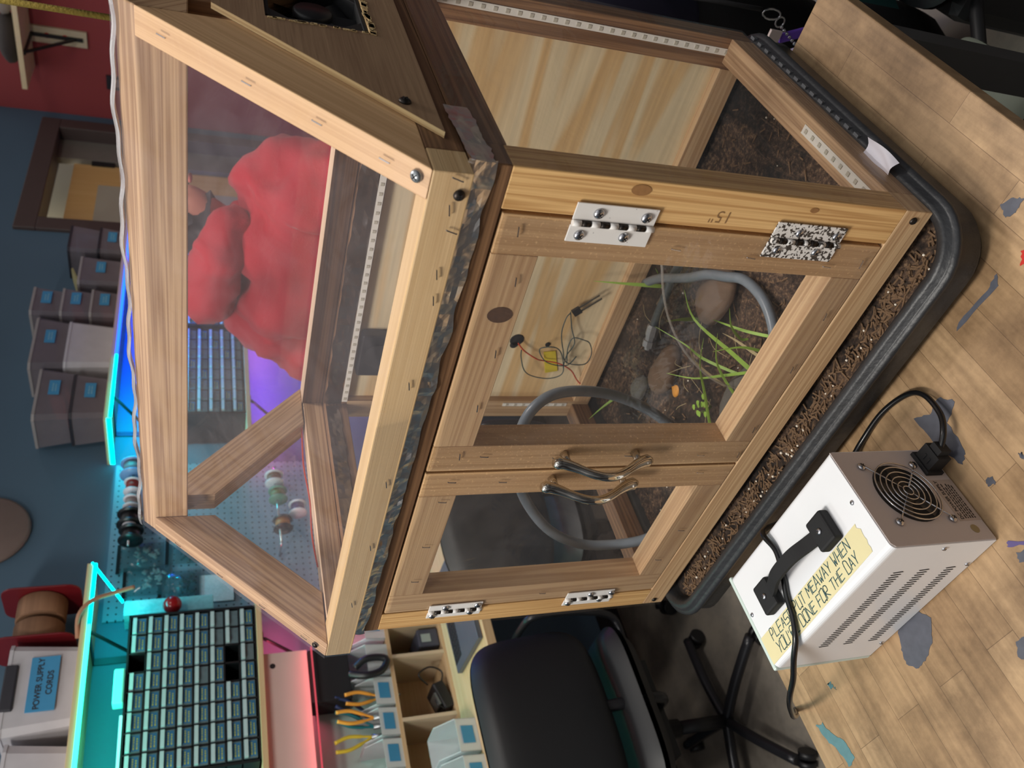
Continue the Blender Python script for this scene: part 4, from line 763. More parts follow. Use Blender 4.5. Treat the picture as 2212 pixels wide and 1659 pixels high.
# parts bags
BAG = plain('bag_plastic', sr(60, 86, 96), .15, alpha=.55, var=.4, scale=30); BAGE = plain('bag_edge', sr(16, 22, 26), .3)
def bag(y0, y1, z0, z1, label, seed):
    t = thing('parts_bag', label, 'bag', (-2.37, (y0+y1)/2, z0), 'clear parts bags on the pegboard'); random.seed(seed)
    MB().grid(lambda a, b: (-2.372+.022*math.sin(a*3.14)*math.sin(b*3.14)*(1+.5*noise.noise(V((a*5, b*5, seed)))), y0+(y1-y0)*a, z0+(z1-z0)*b), 14, 14).build('pouch', BAG, t)
    MB().box(-2.383, -2.376, y0, y1, z1, z1+.012).build('header', BAGE, t)
    s = MB()
    for i in range(22): c = V((-2.374, y0+(y1-y0)*(.15+.7*R_()), z0+(z1-z0)*(.1+.5*R_()))); a = R_()*3.14; s.tube([c, c+V((.002, math.cos(a)*.018, math.sin(a)*.018))], .003+.003*R_(), 6)
    s.build('contents', plain('bag_parts%d' % (seed % 3), [sr(200, 205, 210), sr(70, 90, 96), sr(120, 140, 150)][seed % 3], .4), t)
bag(1.18, 1.30, .865, 1.01, 'clear bag of pale tube fittings, uppermost on the pegboard', 3); bag(1.08, 1.20, .84, .985, 'dark edged clear bag hanging nearest the upper shelf end', 6)
bag(1.20, 1.32, .72, .85, 'clear bag of dark parts, lower row beside the roof edge', 4); bag(1.06, 1.17, .74, .87, 'clear bag of coiled leads beside the white card', 7)
tag(MB().box(-2.385, -2.380, 1.04, 1.15, .63, .745).build('card', plain('card_white', sr(186, 190, 200), .6, var=.3, scale=160)), 'speckled white card pinned low on the pegboard', 'card')
tag(MB().box(-2.391, -2.30, .965, 1.02, .70, .98).build('clear_organiser', plain('organiser', sr(150, 214, 224), .15, alpha=.7, var=.3, scale=90), bevel=.003), 'clear plastic organiser tray standing beside the drawer cabinet', 'organiser')
tag(MB().ball((-2.27, .972, .83), (.03, .03, .03), 16).tube([(-2.295, .975, .83), (-2.28, .972, .83)], .004, 8).build('red_ball', plain('red_gloss', sr(150, 20, 24), .2)), 'glossy red ball wedged beside the drawer cabinet', 'ball')
tag(MB().tube(smooth_path([(-2.165, .985, .942), (-2.160, .965, 1.0), (-2.148, .935, 1.060), (-2.155, .89, 1.093), (-2.20, .84, 1.095)], 5), .007, 8).build('twine_end', plain('twine', sr(166, 124, 98), .8, var=.2)), 'loose end of brown twine hanging over the shelf edge', 'twine')
# ---------------------------------------------------------------- drawer cabinets
CAB = plain('cabinet_black', sr(20, 26, 28), .4); DRW = plain('drawer_clear', sr(96, 118, 124), .25, var=.35, scale=40); LIP = plain('drawer_lip', sr(176, 196, 200), .25, var=.15)
LBL = plain('label_blue', sr(40, 108, 150), .6, var=.15); LBY = plain('label_writing', sr(176, 186, 80), .6); DGR = plain('drawer_grey', sr(84, 84, 92), .4)
def cabinet(label, y0, group):
    t = thing('drawer_cabinet', label, 'drawer cabinet', (-2.3, y0+.26, .571), group); W_, H_ = .520, .384; zb = .571; cw, ch = (W_-.02)/8, (H_-.016)/8
    s = MB(); s.box(-2.39, -2.212, y0, y0+.008, zb, zb+H_); s.box(-2.39, -2.212, y0+W_-.008, y0+W_, zb, zb+H_); s.box(-2.39, -2.212, y0, y0+W_, zb, zb+.006); s.box(-2.39, -2.212, y0, y0+W_, zb+H_-.006, zb+H_); s.box(-2.39, -2.385, y0, y0+W_, zb, zb+H_)
    for i in range(1, 8): s.box(-2.38, -2.213, y0+.01+cw*i-.0025, y0+.01+cw*i+.0025, zb, zb+H_); s.box(-2.38, -2.213, y0, y0+W_, zb+.008+ch*i-.002, zb+.008+ch*i+.002)
    s.build('cabinet_body', CAB, t); return t, cw, ch, zb
def drawer_meshes(cw, ch):
    s = MB(); s.box(-.120, 0, .004, cw-.004, .003, ch-.004); s.mat(1); s.box(0, .012, .006, cw-.006, ch-.016, ch-.005); d = s.build('drawer', [DRW, LIP])
    s = MB(); s.box(0, .001, .009, cw-.008, .005, ch-.019); s.mat(1); random.seed(2)
    for r in range(2):
        y = .013
        while y < cw-.016: l = .002+.005*R_(); s.box(.001, .0013, y, min(y+l, cw-.012), .009+r*.009, .0125+r*.009); y += l+.0022
    l = s.build('label', [LBL, LBY]); return d, l
proto = None; GRP = 'small parts drawer cabinets'
def fill(t, y0, cw, ch, zb, skip, grey):
    global proto
    if proto is None: proto = drawer_meshes(cw, ch)
    d0, l0 = proto
    for r in range(8):
        for c in range(8):
            if (r, c) in skip: continue
            o = bpy.data.objects.new('drawer', d0.data); sc.collection.objects.link(o); cx = V((-2.214, y0+.01+cw*(7-c), zb+.008+ch*(7-r))); o.location = cx+V(d0.location); par(o, t)
            if (r, c) in grey: continue
            l = bpy.data.objects.new('label', l0.data); sc.collection.objects.link(l); l.location = cx+V(l0.location); par(l, o)
c1, cw, ch, zb = cabinet('black cabinet of small labelled drawers under the teal light strip', .390, GRP)
fill(c1, .390, cw, ch, zb, {(6, 2), (6, 3), (0, 2)}, {(6, 0), (6, 1), (5, 1), (4, 3), (7, 2), (5, 0)})
c2, _, _, _ = cabinet('black drawer cabinet lit deep blue, the nearer of two behind the roof', 1.80, GRP); fill(c2, 1.80, cw, ch, zb, set(), {(r, c) for r in range(8) for c in range(8) if (r*5+c*3) % 4})
c3, _, _, _ = cabinet('black drawer cabinet lit deep blue, the farther one toward the doorway', 2.34, GRP); fill(c3, 2.34, cw, ch, zb, set(), {(r, c) for r in range(8) for c in range(8) if (r*5+c*3) % 4})
for o in proto: bpy.data.objects.remove(o)
tag(MB().box(-2.24, -2.200, .615, .725, .955, .985).build('mint_box', plain('mint_plastic', sr(130, 235, 215), .4), bevel=.004), 'pale mint plastic box sitting on top of the drawer cabinet', 'box')
tag(MB().box(-2.36, -2.25, .42, .60, .955, .966).build('paper_stack', plain('paper_white', sr(232, 228, 236), .8)), 'flat stack of white paper on the drawer cabinet', 'paper')
# ---------------------------------------------------------------- tubs and reel on the shelves
def tubmat(name, c, a): return plain(name, c, .3, alpha=a, var=.12, scale=20)
TD = tubmat('tub_smoke', sr(136, 130, 138), .62); TW = tubmat('tub_white', sr(196, 194, 200), .92); LID = plain('tub_lid', sr(150, 146, 146), .5); LIDB = plain('tub_lid_dark', sr(44, 44, 52), .5)
INS = plain('tub_contents', sr(50, 44, 46), .8, var=.6, scale=26); INR = plain('tub_contents_red', sr(150, 60, 58), .7, var=.4, scale=20)
def tub(label, y0, y1, z0, z1, mat, lid, lab=0, x0=-2.385, x1=-2.205, inner=None, rot=0, latch=None, grp='storage tubs on the upper shelves'):
    c = V(((x0+x1)/2, (y0+y1)/2, z0)); t = thing('storage_tub', label, 'tub', c, grp); s = MB(); hx, hy, h = (x1-x0)/2, (y1-y0)/2, z1-z0; k = .88
    def L(f, z): return [(c.x+px_*hx*f, c.y+py_*hy*f, c.z+z) for px_, py_ in ((1, -.85), (1, .85), (.85, 1), (-.85, 1), (-1, .85), (-1, -.85), (-.85, -1), (.85, -1))]
    loft(s, [L(1, h-.008), L(k, .001)], False); s.build('body', mat, t)
    s = MB(); a, b = L(1.02, h-.010), L(1.02, h); s.prism(a, (0, 0, .010)); s.build('lid', lid, t)
    if inner is not None:
        s = MB(); random.seed(int(y0*100))
        for i in range(7): s.obox((c.x+(R_()-.5)*hx, c.y+(R_()-.5)*hy, c.z+.012+h*.5*R_()), (hx*.35, 0, 0), (0, hy*.28, hy*.1), (0, 0, h*.12))
        s.build('contents', inner, t)
    if lab:
        yy = c.y+(lab-1.5)*hy*.4; zz = c.z+h*.5; s = MB(); s.box(x1-.004, x1-.001, yy-.038, yy+.038, zz-.019, zz+.019); s.mat(1)
        for q in range(2):
            y = yy-.022
            while y < yy+.018: l = .003+.006*R_(); s.box(x1-.001, x1-.0006, y, y+l, zz-.008+q*.010, zz-.003+q*.010); y += l+.003
        s.build('label', [plain('label_tape_blue', sr(60, 140, 186), .6), plain('pen_grey', sr(120, 170, 190), .6)], t)
    if latch: MB().box(x1-.004, x1+.008, c.y-.07, c.y+.07, z1-.03, z1+.004).build('latch', LIDB, t, bevel=.004)
    if rot: t.rotation_euler.z = rot
    return t
tub('smoky lidded tub with blue label, bottom of the pile nearest the shelf end', 1.78, 2.02, 1.087, 1.215, TD, LIDB, 2, inner=INS)
tub('smoky tub with red packet inside, on top of the pile nearest the shelf end', 1.77, 2.05, 1.217, 1.338, TD, LID, 2, inner=INR)
tub('white empty looking tub between the two smoky piles', 2.06, 2.34, 1.087, 1.262, TW, TW)
tub('smoky tub with large blue label on top of the white tub', 2.05, 2.36, 1.264, 1.385, TD, LID, 2, inner=INS)
for i, lb_ in enumerate(('lowest', 'middle', 'topmost')): tub('flat smoky tub with blue label, %s of its stack of three' % lb_, 2.38, 2.56, 1.087+.112*i, 1.197+.112*i, TD, LID, 2, inner=(INR, INR, INS)[i])
tub('deep clear tub with an envelope sticking out under its lid', 2.60, 2.80, 1.087, 1.262, TD, LID, 2, inner=INS)
tag(MB().prism([(-2.32, 2.61, 1.262), (-2.24, 2.63, 1.262), (-2.24, 2.74, 1.300), (-2.32, 2.75, 1.300)], (0, .004, -.008)).build('envelope', plain('envelope_buff', sr(150, 142, 100), .8)), 'buff envelope lying on the deep clear tub', 'envelope')
tub('black lidded tub beside the doorway, lower one', 2.84, 3.04, 1.087, 1.200, TD, LIDB, 2, inner=INS); tub('black lidded tub beside the doorway, upper one', 2.84, 3.04, 1.202, 1.325, TD, LIDB, inner=INS)
pt = tub('white tub with black latch and blue label for power supply cords', .56, .84, 1.087, 1.272, TW, TW, x0=-2.37, x1=-2.205, latch=1, grp='storage tubs on the upper shelves')
lb2 = MB().box(-2.209, -2.204, .622, .790, 1.135, 1.210).build('label', plain('label_tape_blue', sr(60, 140, 186), .6), pt)
for tx, z in (('POWER SUPPLY', 1.176), ('CORDS', 1.148)): text('label_writing', tx, .0225, DK, (-2.2035, .706, z), (0, 1, 0), (0, 0, 1), lb2, align='CENTER', bold=.0004)
tub('large white tub at the near end of the upper shelf', .18, .54, 1.087, 1.250, TW, TW, x0=-2.38, x1=-2.21)
rl = thing('twine_reel', 'dark red reel wound with brown twine on the upper shelf', 'reel', (-2.3, .92, 1.087), None); RR = plain('reel_red', sr(104, 20, 28), .35)
def sq(y, r=.088, zc=1.205):
    o = []
    for cx, cz, a0 in ((1, 1, 0), (-1, 1, 90), (-1, -1, 180), (1, -1, 270)):
        for i in range(5): a = math.radians(a0+22.5*i); o.append((-2.295+cx*(r-.04)+.04*math.cos(a), y, zc+.014+cz*(r+.026-.04)+.04*math.sin(a)))
    return o
for y in (1.035, .865): MB().prism(sq(y), (0, .006, 0)).build('flange', RR, rl, bevel=.002)
TW_ = wood('twine_wound', sr(150, 112, 84), sr(100, 70, 50), .8, 90, 1.0, uvx=1, uvy=4)
for a, b in ((.872, .945), (.958, 1.034)): MB().lathe((-2.295, a, 1.218), (0, 1, 0), [(.068, 0), (.072, .004), (.072, b-a-.004), (.068, b-a)], 32).build('winding', TW_, rl)
# ---------------------------------------------------------------- desk, cubbies, bins
dk = thing('desk', 'long pine desk against the blue wall under the shelves', 'desk', (-2.1, .9, ZF_))
MB().box(XW+.002, -1.80, -.6, 2.6, -.075, -.045, 1).build('desktop', W_SH, dk, bevel=.002)
for x in (-2.36, -1.84):
    for y in (-.5, 2.5): MB().box(x-.025, x+.025, y-.025, y+.025, ZF_, -.075).build('leg', W_SH, dk)
cb = thing('cubby_unit', 'open pine cubby unit standing along the back of the desk', 'cubby', (-2.3, .5, -.045)); CUBI = plain('cubby_wall', sr(196, 178, 150), .6, var=.05)
s = MB(); s.box(XW+.003, -2.2, -.3, .99, .143, .155, 1); s.box(XW+.003, -2.2, -.3, .99, -.0445, -.036, 1); s.box(XW+.003, XW+.008, -.3, .99, -.04, .15, 1); s.build('carcass', W_SH, cb)
for y in (.99, .78, .665, .448, .225, 0, -.29): MB().box(XW+.008, -2.2, y-.006, y+.006, -.036, .143).build('divider', CUBI, cb)
BIN = plain('bin_clear', sr(214, 220, 222), .3, alpha=.72, var=.08, scale=30)
def bin_(label, y0, y1, z0, h, lab, x1=-2.205, dep=.15):
    t = thing('parts_bin', label, 'bin', (x1-dep/2, (y0+y1)/2, z0), 'clear hopper bins by the desk'); s = MB(); q = .0025
    s.box(x1-dep, x1, y0, y1, z0, z0+q); s.box(x1-dep, x1-dep+q, y0, y1, z0, z0+h)
    for y in (y0, y1-q): s.prism([(x1-dep, y, z0), (x1, y, z0), (x1+.012, y, z0+h*.55), (x1-.035, y, z0+h), (x1-dep, y, z0+h)], (0, q, 0))
    s.prism([(x1, y0, z0), (x1+.012, y0, z0+h*.55), (x1+.010, y0, z0+h*.55), (x1-q, y0, z0)], (0, y1-y0, 0)); s.build('hopper', BIN, t)
    if lab: s = MB(); s.prism([(x1+.0035, (y0+y1)/2-.026, z0+h*.12), (x1+.0035, (y0+y1)/2+.026, z0+h*.12), (x1+.0125, (y0+y1)/2+.026, z0+h*.44), (x1+.0125, (y0+y1)/2-.026, z0+h*.44)], (.001, 0, 0)); s.build('label', plain('label_tape_blue', sr(60, 140, 186), .6), t)
    return t
bin_('clear bin with blue label, farthest along the cubby top', .735, .845, .155, .125, 1); bin_('clear bin with red and black leads hanging out', .610, .715, .155, .135, 0)
bin_('clear bin holding an orange handled tool', .505, .598, .155, .115, 1); bin_('clear bin with yellow and teal pliers standing in it', .405, .495, .155, .110, 1)
bin_('clear bin next to the pliers bin', .305, .395, .155, .110, 1); bin_('clear bin at the near end of the cubby row', .20, .29, .155, .110, 1)
bin_('clear bin of small parts standing on the desk before the cubbies', .265, .365, -.045, .125, 1, x1=-2.06, dep=.13); bin_('clear bin with blue label, nearest bin on the desk', .15, .25, -.045, .125, 1, x1=-2.05, dep=.13)
def pliers(label, x, y, z, tilt, c1_, c2_):
    t = thing('pliers', label, 'pliers', (x, y, z), 'pliers in the clear bins')
    for q in (-1, 1): MB().tube(smooth_path([(x, y, z), (x+.005, y+q*.012+tilt*.04, z+.04), (x+.012, y+q*.020+tilt*.08, z+.08), (x+.016, y+q*.014+tilt*.12, z+.12)], 5), [.004]*5+[.006]*11, 8).build('grip', c1_, t)
    MB().tube([(x, y, z-.06), (x, y, z+.004)], [.004, .009], 8).build('jaw', c2_, t)
YP = plain('grip_yellow', sr(216, 190, 60), .5); TP = plain('grip_teal', sr(20, 110, 120), .5); OP = plain('grip_orange', sr(232, 160, 60), .5); NV = plain('grip_navy', sr(30, 50, 90), .5)
for a in (('yellow handled pliers, tallest in the bin', -2.24, .425, .235, -.2, YP, ZINC), ('teal handled pliers leaning beside the yellow ones', -2.24, .455, .225, .35, TP, ZINC), ('orange tipped pliers in the middle of the bin', -2.22, .475, .225, .1, OP, ZINC), ('navy handled pliers at the far side of the bin', -2.25, .49, .22, .5, NV, ZINC), ('orange handled cutter in the neighbouring bin', -2.23, .545, .19, .0, OP, ZINC)): pliers(*a)
tag(MB().tube(smooth_path([(-2.20, .64, .27), (-2.185, .66, .23), (-2.18, .65, .17), (-2.178, .61, .19), (-2.18, .60, .24), (-2.20, .62, .29)], 6), .012, 8).build('bundled_adapter', BLACK), 'black coiled charger lead draped over the bin front', 'adapter')
tag(MB().box(-2.36, -2.22, .70, .765, -.035, .04).build('multimeter', plain('meter_grey', sr(66, 70, 84), .4), bevel=.005), 'grey bench meter with pale screen standing in the cubby', 'meter')
MB().box(-2.2196, -2.2185, .715, .745, -.005, .028).build('screen', plain('meter_screen', sr(150, 164, 160), .3), bpy.data.objects['multimeter'])
hl = thing('label_maker', 'black and silver handheld device lying in the middle cubby', 'device', (-2.25, .53, -.035))
MB().obox((-2.26, .520, -.010), (.05, 0, 0), (0, .045, .015), (0, -.006, .020)).build('device_body', BLACK, hl, bevel=.006); MB().obox((-2.235, .505, .016), (.03, 0, 0), (0, .020, .006), (0, -.001, .004)).build('silver_trim', ZINC, hl)
tag(MB().tube(smooth_path([(-2.24, .57, .03), (-2.22, .60, .06), (-2.215, .62, .02), (-2.22, .60, -.02), (-2.23, .56, -.01), (-2.215, .50, .02), (-2.22, .47, -.01)], 6), .003, 6).build('thin_cable', CORD), 'thin black cable tangled in the middle cubby', 'cable')
lp = thing('laptop', 'dark grey laptop keyboard deck on the desk behind the chair', 'laptop', (-1.95, .62, -.045)); LG = plain('laptop_grey', sr(92, 98, 110), .4, metal=.3)
s = MB(); s.prism([(-2.08, .52, -.044), (-1.82, .50, -.044), (-1.83, .86, -.044), (-2.10, .88, -.044)], (0, 0, .016)); s.build('deck', LG, lp, bevel=.002)
s = MB()
for i in range(9):
    for j in range(4): s.box(-2.074+j*.019, -2.058+j*.019, .545+i*.019, .561+i*.019, -.028, -.0265)
s.build('keys', BLACKM, lp)
# ---------------------------------------------------------------- office chair (left)
oc = thing('office_chair', 'black padded office chair on casters facing the desk', 'chair', (-1.93, .24, ZF_)); LEA = plain('chair_black', sr(17, 18, 21), .5, var=.1); TUB = plain('chair_tube', sr(40, 40, 44), .3, metal=.3)
def pad(fn, hw, hh, th, nu=18, nv=18):
    s = MB()
    def P_(a, b, sgn):
        u, v = 2*a-1, 2*b-1; r = (abs(u)**4.5+abs(v)**4.5)**(1/4.5); m_ = max(abs(u), abs(v)); k = (m_/r if r > 0 else 1); uu, vv = u*k, v*k; e = math.sqrt(max(0, 1-min(1, max(abs(uu), abs(vv), r*k if r else 0))**6))
        return fn(uu*hw, vv*hh, sgn*th*(.15+.85*e))
    s.grid(lambda a, b: P_(a, b, 1), nu, nv); s.grid(lambda a, b: P_(a, 1-b, -1), nu, nv); return s
pad(lambda a, b, c: (-1.625-.05*(a/.27)**2+c-.10*(b/.16)*.3, .145+a, -.085+b-.012*(a/.25)**2), .265, .168, .035).build('backrest', LEA, oc)
pad(lambda a, b, c: (-1.76+b, .150+a, -.345+c+.012*(b/.2)), .240, .225, .050).build('seat', LEA, oc)
MB().box(-1.95, -1.65, .02, .29, -.44, -.412).build('seat_plate', BRK, oc)
MB().tube([(-1.88, .17, -.42), (-1.88, .17, -.60)], .028, 14).mat(0).tube([(-1.88, .17, -.60), (-1.88, .17, -.79)], .020, 14).build('gas_column', BRK, oc)
MB().tube(smooth_path([(-1.72, .16, -.425), (-1.62, .16, -.43), (-1.59, .155, -.36), (-1.60, .15, -.20), (-1.64, .15, -.10)], 5), .016, 10).build('back_bar', TUB, oc)
for q in (.445,):
    sg = 1 if q > 0 else -1; MB().tube(smooth_path([(-1.72, .155+sg*.20, -.43), (-1.70, .155+sg*.30, -.42), (-1.66, .155+sg*.31, -.30), (-1.66, .155+sg*.31, -.16), (-1.72, .155+sg*.31, -.13), (-1.90, .155+sg*.31, -.13), (-2.0, .155+sg*.31, -.16), (-2.0, .155+sg*.30, -.40), (-1.95, .155+sg*.20, -.43)], 6), .011, 10).build('armrest', TUB, oc)
for i in range(5):
    a = math.radians(-45+72*i); e = V((math.cos(a), math.sin(a), 0)); c = V((-1.88, .17, 0)); pp = c+e*.30
    lg = MB().tube(smooth_path([c+V((0, 0, -.775)), c+e*.14+V((0, 0, -.775)), pp+V((0, 0, -.792))], 4), .016, 8).build('base_leg', TUB, oc)
    s = MB(); sd = V((-e.y, e.x, 0)); s.tube([pp+V((0, 0, -.825))-sd*.022, pp+V((0, 0, -.825))-sd*.004], .025, 18); s.tube([pp+V((0, 0, -.825))+sd*.004, pp+V((0, 0, -.825))+sd*.022], .025, 18); s.build('caster', BRK, lg)
oc2 = dup(oc, loc=(-1.88, .96, ZF_)); oc2['label'] = 'second black office chair farther along the desk, seen through the greenhouse'; oc2.rotation_euler.z = -.12
# ---------------------------------------------------------------- red wall: shelf, outlet, rope, plate
rs = thing('bracket_shelf', 'light wood shelf on a black folding bracket on the red wall', 'shelf', (-1.8, YW-.15, 1.64))
MB().box(-2.12, -1.20, YW-.30, YW-.002, 1.64, 1.665).build('board', plain('shelf_cream', sr(216, 198, 160), .6), rs); MB().box(-1.97, -1.88, YW-.02, YW-.002, 1.36, 1.64).build('cleat', plain('shelf_cream2', sr(200, 190, 160), .6), rs)
for z in (1.56, 1.47): MB().lathe((-1.925, YW-.021, z), (0, -1, 0), [(.016, 0), (.016, .001)], 12).build('paint_spot', P_REDP, rs)
s = MB(); s.box(-1.935, -1.915, YW-.03, YW-.02, 1.38, 1.64); s.box(-1.935, -1.915, YW-.28, YW-.02, 1.63, 1.64); s.beam((-1.925, YW-.03, 1.42), (-1.925, YW-.26, 1.632), .018, .010, (1, 0, 0)); s.build('bracket', BRK, rs)
def bagm(label, x0, x1, h, mat, seed, nm='cloth_bundle'):
    s = MB(); s.ball((0, 0, 0), ((x1-x0)/2, .13, h/2), 18); c = V(((x0+x1)/2, YW-.15, 1.666+h/2-.004)); s.v = [tuple(V(v)*(1+.25*noise.noise(V(v)*9+V((seed, 0, 0))))+c) for v in s.v]; zf = 1.6655
    s.v = [(v[0], v[1], max(v[2], zf)) for v in s.v]; return tag(s.build(nm, mat), label, 'bundle')
bagm('dark grey bundle resting at the end of the red wall shelf', -2.05, -1.78, .12, plain('cloth_dark', sr(60, 54, 52), .9), 1); bagm('pale bundle beside the dark bundle on the red wall shelf', -1.76, -1.5, .13, plain('cloth_pale', sr(150, 140, 136), .9), 5)
ot = thing('wall_outlet', 'dark outlet plate on the red wall', 'outlet', (-2.16, YW, 1.20)); MB().box(-2.205, -2.12, YW-.012, YW-.0005, 1.19, 1.275).build('plate', plain('outlet_plate', sr(36, 38, 48), .4), ot)
MB().box(-2.185, -2.140, YW-.014, YW-.0125, 1.205, 1.235).build('socket', plain('socket_pale', sr(120, 110, 110), .4), ot)
pw_ = MB(); pw_.prism([(-1.99, YW-.0005, .61), (-1.88, YW-.0005, .60), (-1.86, YW-.0005, .78), (-1.96, YW-.0005, .79)], (0, -.001, 0)); tag(pw_.build('paint_patch', plain('patch_grey', sr(170, 164, 166), .8)), 'unpainted grey patch on the red wall', 'patch')
tag(MB().tube([(-.34, 1.0, .80), (-.338, 1.0, 1.065), (-.34, 1.0, 1.9)], .006, 8).build('hanging_rope', plain('rope_olive', sr(116, 100, 36), .9, var=.3, scale=90, bump=.5, bscale=200)), 'olive yellow rope hanging past the greenhouse ridge', 'rope')
tag(MB().lathe((XW+.001, 1.40, 1.46), (1, 0, 0), [(.150, 0), (.150, .012), (.140, .018), (0, .019)], 40).build('wall_plate', plain('plate_taupe', sr(120, 104, 98), .6)), 'round taupe plate mounted high on the blue wall', 'plate')
# ---------------------------------------------------------------- person in red behind the greenhouse
HOOD = plain('hoodie_red', sr(172, 16, 38), .85, var=.12, scale=9, sheen=.1, bump=.3, bscale=300); SKIN = plain('skin', sr(206, 138, 118), .5, var=.06); HAIR = plain('hair_dark', sr(40, 30, 38), .6, var=.3, scale=80); JEAN = plain('trousers_dark', sr(30, 32, 48), .85)
def skin(name, verts, edges, radii, mat, parent, root=0, sub=2, disp=0, dsc=.12):
    me = bpy.data.meshes.new(name); me.from_pydata([tuple(v) for v in verts], edges, []); me.materials.append(mat); o = bpy.data.objects.new(name, me); sc.collection.objects.link(o); par(o, parent)
    o.modifiers.new('skin', 'SKIN'); sk = me.skin_vertices[0].data
    for i, r in enumerate(radii): sk[i].radius = r if isinstance(r, tuple) else (r, r); sk[i].use_root = (i == root)
    o.modifiers['skin'].use_smooth_shade = True; sb = o.modifiers.new('sub', 'SUBSURF'); sb.levels = sub; sb.render_levels = sub
    if disp:
        tx = bpy.data.textures.new(name+'_folds', 'CLOUDS'); tx.noise_scale = dsc; tx.noise_depth = 2; d = o.modifiers.new('disp', 'DISPLACE'); d.texture = tx; d.strength = disp; d.mid_level = .30; d.texture_coords = 'GLOBAL'
    return o
PX, PY = -1.03, 1.30
pe = thing('person', 'person in a red hooded sweatshirt with dark hair standing beyond the greenhouse', 'person', (PX, PY, ZF_))
def q(x, y, z): return V((PX+x, PY+y, z))
vb = [q(0, 0, .0), q(0, 0, .26), q(0, .02, .50), q(.02, .0, .62), q(.05, .01, .70), q(.09, .01, .78), q(.13, .0, .84),
      q(.22, -.02, .55), q(.30, -.08, .34), q(.16, .18, .24), q(.10, .24, .25),
      q(-.20, .0, .56), q(-.34, -.04, .33), q(-.16, .20, .24), q(-.08, .26, .24),
      q(.10, 0, -.06), q(.11, .02, -.40), q(.11, .05, -.78), q(.12, -.08, -.82), q(-.10, 0, -.06), q(-.11, .02, -.40), q(-.11, .05, -.78), q(-.12, -.08, -.82)]
eb_ = [(0, 1), (1, 2), (2, 3), (3, 4), (4, 5), (5, 6), (2, 7), (7, 8), (8, 9), (9, 10), (2, 11), (11, 12), (12, 13), (13, 14), (0, 15), (15, 16), (16, 17), (17, 18), (0, 19), (19, 20), (20, 21), (21, 22)]
rb = [.12, .11, .10, .05, .055, .072, .066, .045, .038, .033, .026, .045, .038, .033, .026, .085, .058, .042, .035, .085, .058, .042, .035]
body = skin('body', vb, eb_, rb, SKIN, pe)
def fingers(hand, d, up, parent):
    d = V(d).normalized(); up = V(up).normalized(); sd = d.cross(up)
    for i, (o_, L) in enumerate(((-.027, .062), (-.009, .072), (.009, .067), (.026, .052))):
        b = hand+sd*o_+d*.03; skin('finger', [b-d*.02, b+d*L*.4, b+d*L*.75-up*.012, b+d*L*.9-up*.032], [(0, 1), (1, 2), (2, 3)], [.010, .009, .008, .007], SKIN, parent, sub=1)
    skin('thumb', [hand-sd*.02, hand-sd*.045+d*.02, hand-sd*.055+d*.05], [(0, 1), (1, 2)], [.012, .011, .008], SKIN, parent, sub=1)
fingers(vb[10], (-.5, .3, .05), (0, 0, 1), body); fingers(vb[14], (.6, .3, .05), (0, 0, 1), body)
vh = [q(0, 0, .00), q(0, 0, .26), q(-.01, .0, .48), q(-.02, .0, .60), q(.20, -.02, .545), q(.30, -.08, .34), q(.17, .16, .25), q(-.20, .0, .57), q(-.36, -.05, .36), q(-.20, .16, .25)]
skin('sweatshirt', vh, [(0, 1), (1, 2), (2, 3), (2, 4), (4, 5), (5, 6), (2, 7), (7, 8), (8, 9)], [(.21, .17), (.21, .17), (.25, .18), (.17, .14), .125, .088, .055, .135, .105, .06], HOOD, pe, sub=3, disp=.11, dsc=.11)
skin('hood', [q(.15, -.06, .66), q(.11, -.12, .70), q(-.01, -.14, .725), q(-.12, -.11, .735), q(-.15, .0, .70)], [(0, 1), (1, 2), (2, 3), (3, 4)], [.035, .050, .062, .062, .05], HOOD, pe, root=2, disp=.05, dsc=.05)
skin('hood', [q(-.15, .0, .70), q(-.02, .07, .68), q(.12, -.01, .64)], [(0, 1), (1, 2)], [.045, .045, .035], HOOD, pe, root=1, disp=.03, dsc=.05)
skin('hair', [q(.045, -.01, .725), q(.03, .0, .79), q(.07, .0, .845), q(.12, -.01, .868)], [(0, 1), (1, 2), (2, 3)], [(.062, .07), (.080, .085), (.085, .085), (.066, .07)], HAIR, pe, root=1)
s = MB()
s.ball(q(.10, -.085, .815), (.020, .012, .028), 10); s.ball(q(.10, .095, .815), (.020, .012, .028), 10)
s.ball(q(.215, .0, .812), (.024, .014, .016), 10); s.build('ears_and_nose', SKIN, body)
s = MB(); s.ball(q(.192, -.032, .838), (.008, .012, .008), 8); s.ball(q(.192, .032, .838), (.008, .012, .008), 8); s.build('eyes', plain('eye_white', sr(230, 226, 220), .3), body)
MB().ball(q(.196, .0, .782), (.008, .022, .006), 10).build('mouth', plain('lips', sr(170, 88, 80), .5), body)
skin('trousers', [q(0, 0, .0), q(.10, 0, -.06), q(.11, .02, -.40), q(.11, .05, -.79), q(-.10, 0, -.06), q(-.11, .02, -.40), q(-.11, .05, -.79)], [(0, 1), (1, 2), (2, 3), (0, 4), (4, 5), (5, 6)], [.13, .10, .075, .068, .10, .075, .068], JEAN, pe)
for sg in (-1, 1): MB().box(PX+sg*.115-.045, PX+sg*.115+.045, PY-.16, PY+.10, ZF_+.002, ZF_+.08).build('shoe', BLACKM, pe, bevel=.02)
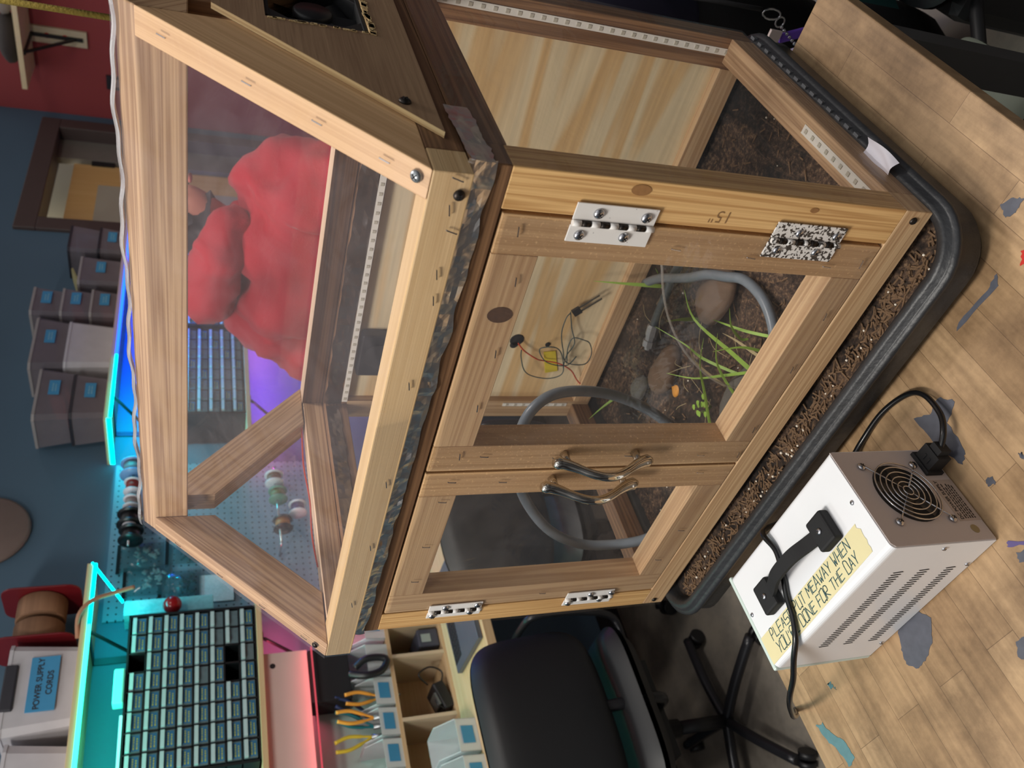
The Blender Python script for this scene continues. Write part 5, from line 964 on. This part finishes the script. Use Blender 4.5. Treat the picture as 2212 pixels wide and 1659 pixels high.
# ---------------------------------------------------------------- stool, rucksack, jacket and keys behind the bench at the right
NAVY = plain('nylon_navy', sr(26, 26, 52), .8, var=.2); NYL = plain('nylon_black', sr(20, 20, 24), .8, var=.3, bump=.3); TEALC = plain('cloth_teal', sr(18, 62, 62), .85, var=.3, scale=12)
st = thing('side_chair', 'dark upholstered chair behind the bench with a grey green armrest pad', 'chair', (.27, .74, ZF_))
pad(lambda a, b, c: (.27+a, .78+b, -.45+c), .23, .20, .04).build('seat', LEA, st); pad(lambda a, b, c: (.27+a, .98+c, -.14+b), .22, .20, .03).build('backrest', LEA, st)
MB().box(.045, .700, .60, 1.10, ZF_, -.485).build('upholstered_base', LEA, st, bevel=.03)
for dx in (-.17, .17): MB().tube([(.27+dx, .985, -.50), (.27+dx, .985, -.30)], .012, 8).build('back_post', BRK, st)
pad(lambda a, b, c: (-.01+a, .50+b, -.53+c), .05, .11, .018).build('armrest_pad', plain('pad_grey_green', sr(112, 118, 106), .8), st); MB().tube([(.11, .62, -.50), (.0, .56, -.56), (-.01, .52, -.545)], .012, 8).build('armrest_post', BRK, st)
bp_ = thing('backpack', 'black and navy rucksack standing behind the bench corner', 'bag', (-.14, .90, ZF_))
def blob(name, c, sz, mat, parent, seed, k=.14, nn=24):
    s = MB(); s.ball((0, 0, 0), sz, nn); s.v = [tuple(V(c)+V(v)*(1+k*noise.noise(V(v)*8+V((seed, 1, 2))))) for v in s.v]; return s.build(name, mat, parent)
blob('bag_body', (-.14, .93, -.14), (.13, .14, .42), NYL, bp_, 3); blob('front_pocket', (-.13, .82, .06), (.12, .07, .20), NAVY, bp_, 8); blob('base_panel', (-.14, .93, -.66), (.13, .14, .19), NYL, bp_, 5)
MB().tube(smooth_path([(-.06, .80, .02), (-.03, .72, -.06), (-.022, .70, -.14), (-.024, .71, -.172)], 5), .004, 8).build('strap', NYL, bp_)
ky = thing('keychain', 'bunch of keys with a snap hook and purple fob hanging from the rucksack', 'keychain', (-.045, .68, -.24)); s = MB()
def ring(c, r1, r2, t=.0018): return [V(c)+V((math.cos(a*.5236)*r1, 0, math.sin(a*.5236)*r2)) for a in range(12)]
s.tube(ring((-.026, .70, -.190), .009, .019), .0018, 8, closed=True); s.tube(ring((-.036, .70, -.214), .009, .009), .0016, 8, closed=True)
for i in range(7): s.ball((-.044-.0045*i, .70, -.222-.0085*i), .0036, 8)
s.build('ring', STEEL, ky); MB().obox((-.052, .702, -.258), (.009, 0, .003), (0, .003, 0), (-.012, 0, .028)).build('fob', plain('fob_purple', sr(110, 70, 190), .4), ky, bevel=.003); MB().obox((-.060, .698, -.214), (.010, 0, 0), (0, .003, 0), (0, 0, .012)).build('key', plain('key_pale', sr(206, 190, 186), .5), ky); MB().obox((-.082, .70, -.272), (.007, 0, 0), (0, .004, 0), (-.01, 0, .018)).build('tag', plain('tag_lilac', sr(190, 180, 214), .5), ky)
jk = MB()
for o_ in (0, .012): jk.grid(lambda a, b: (.03+.40*a, .66+o_+.035*math.sin(a*15)*(.4+b)+.03*b, -.10-.34*b+.015*math.sin(a*9)), 40, 16)
jk.grid(lambda a, b: (.03+.40*a, .66+.30*b, -.10+.012*math.sin(a*15)), 30, 6)
tag(jk.build('jacket', TEALC), 'dark teal jacket hanging over the side chair', 'jacket')
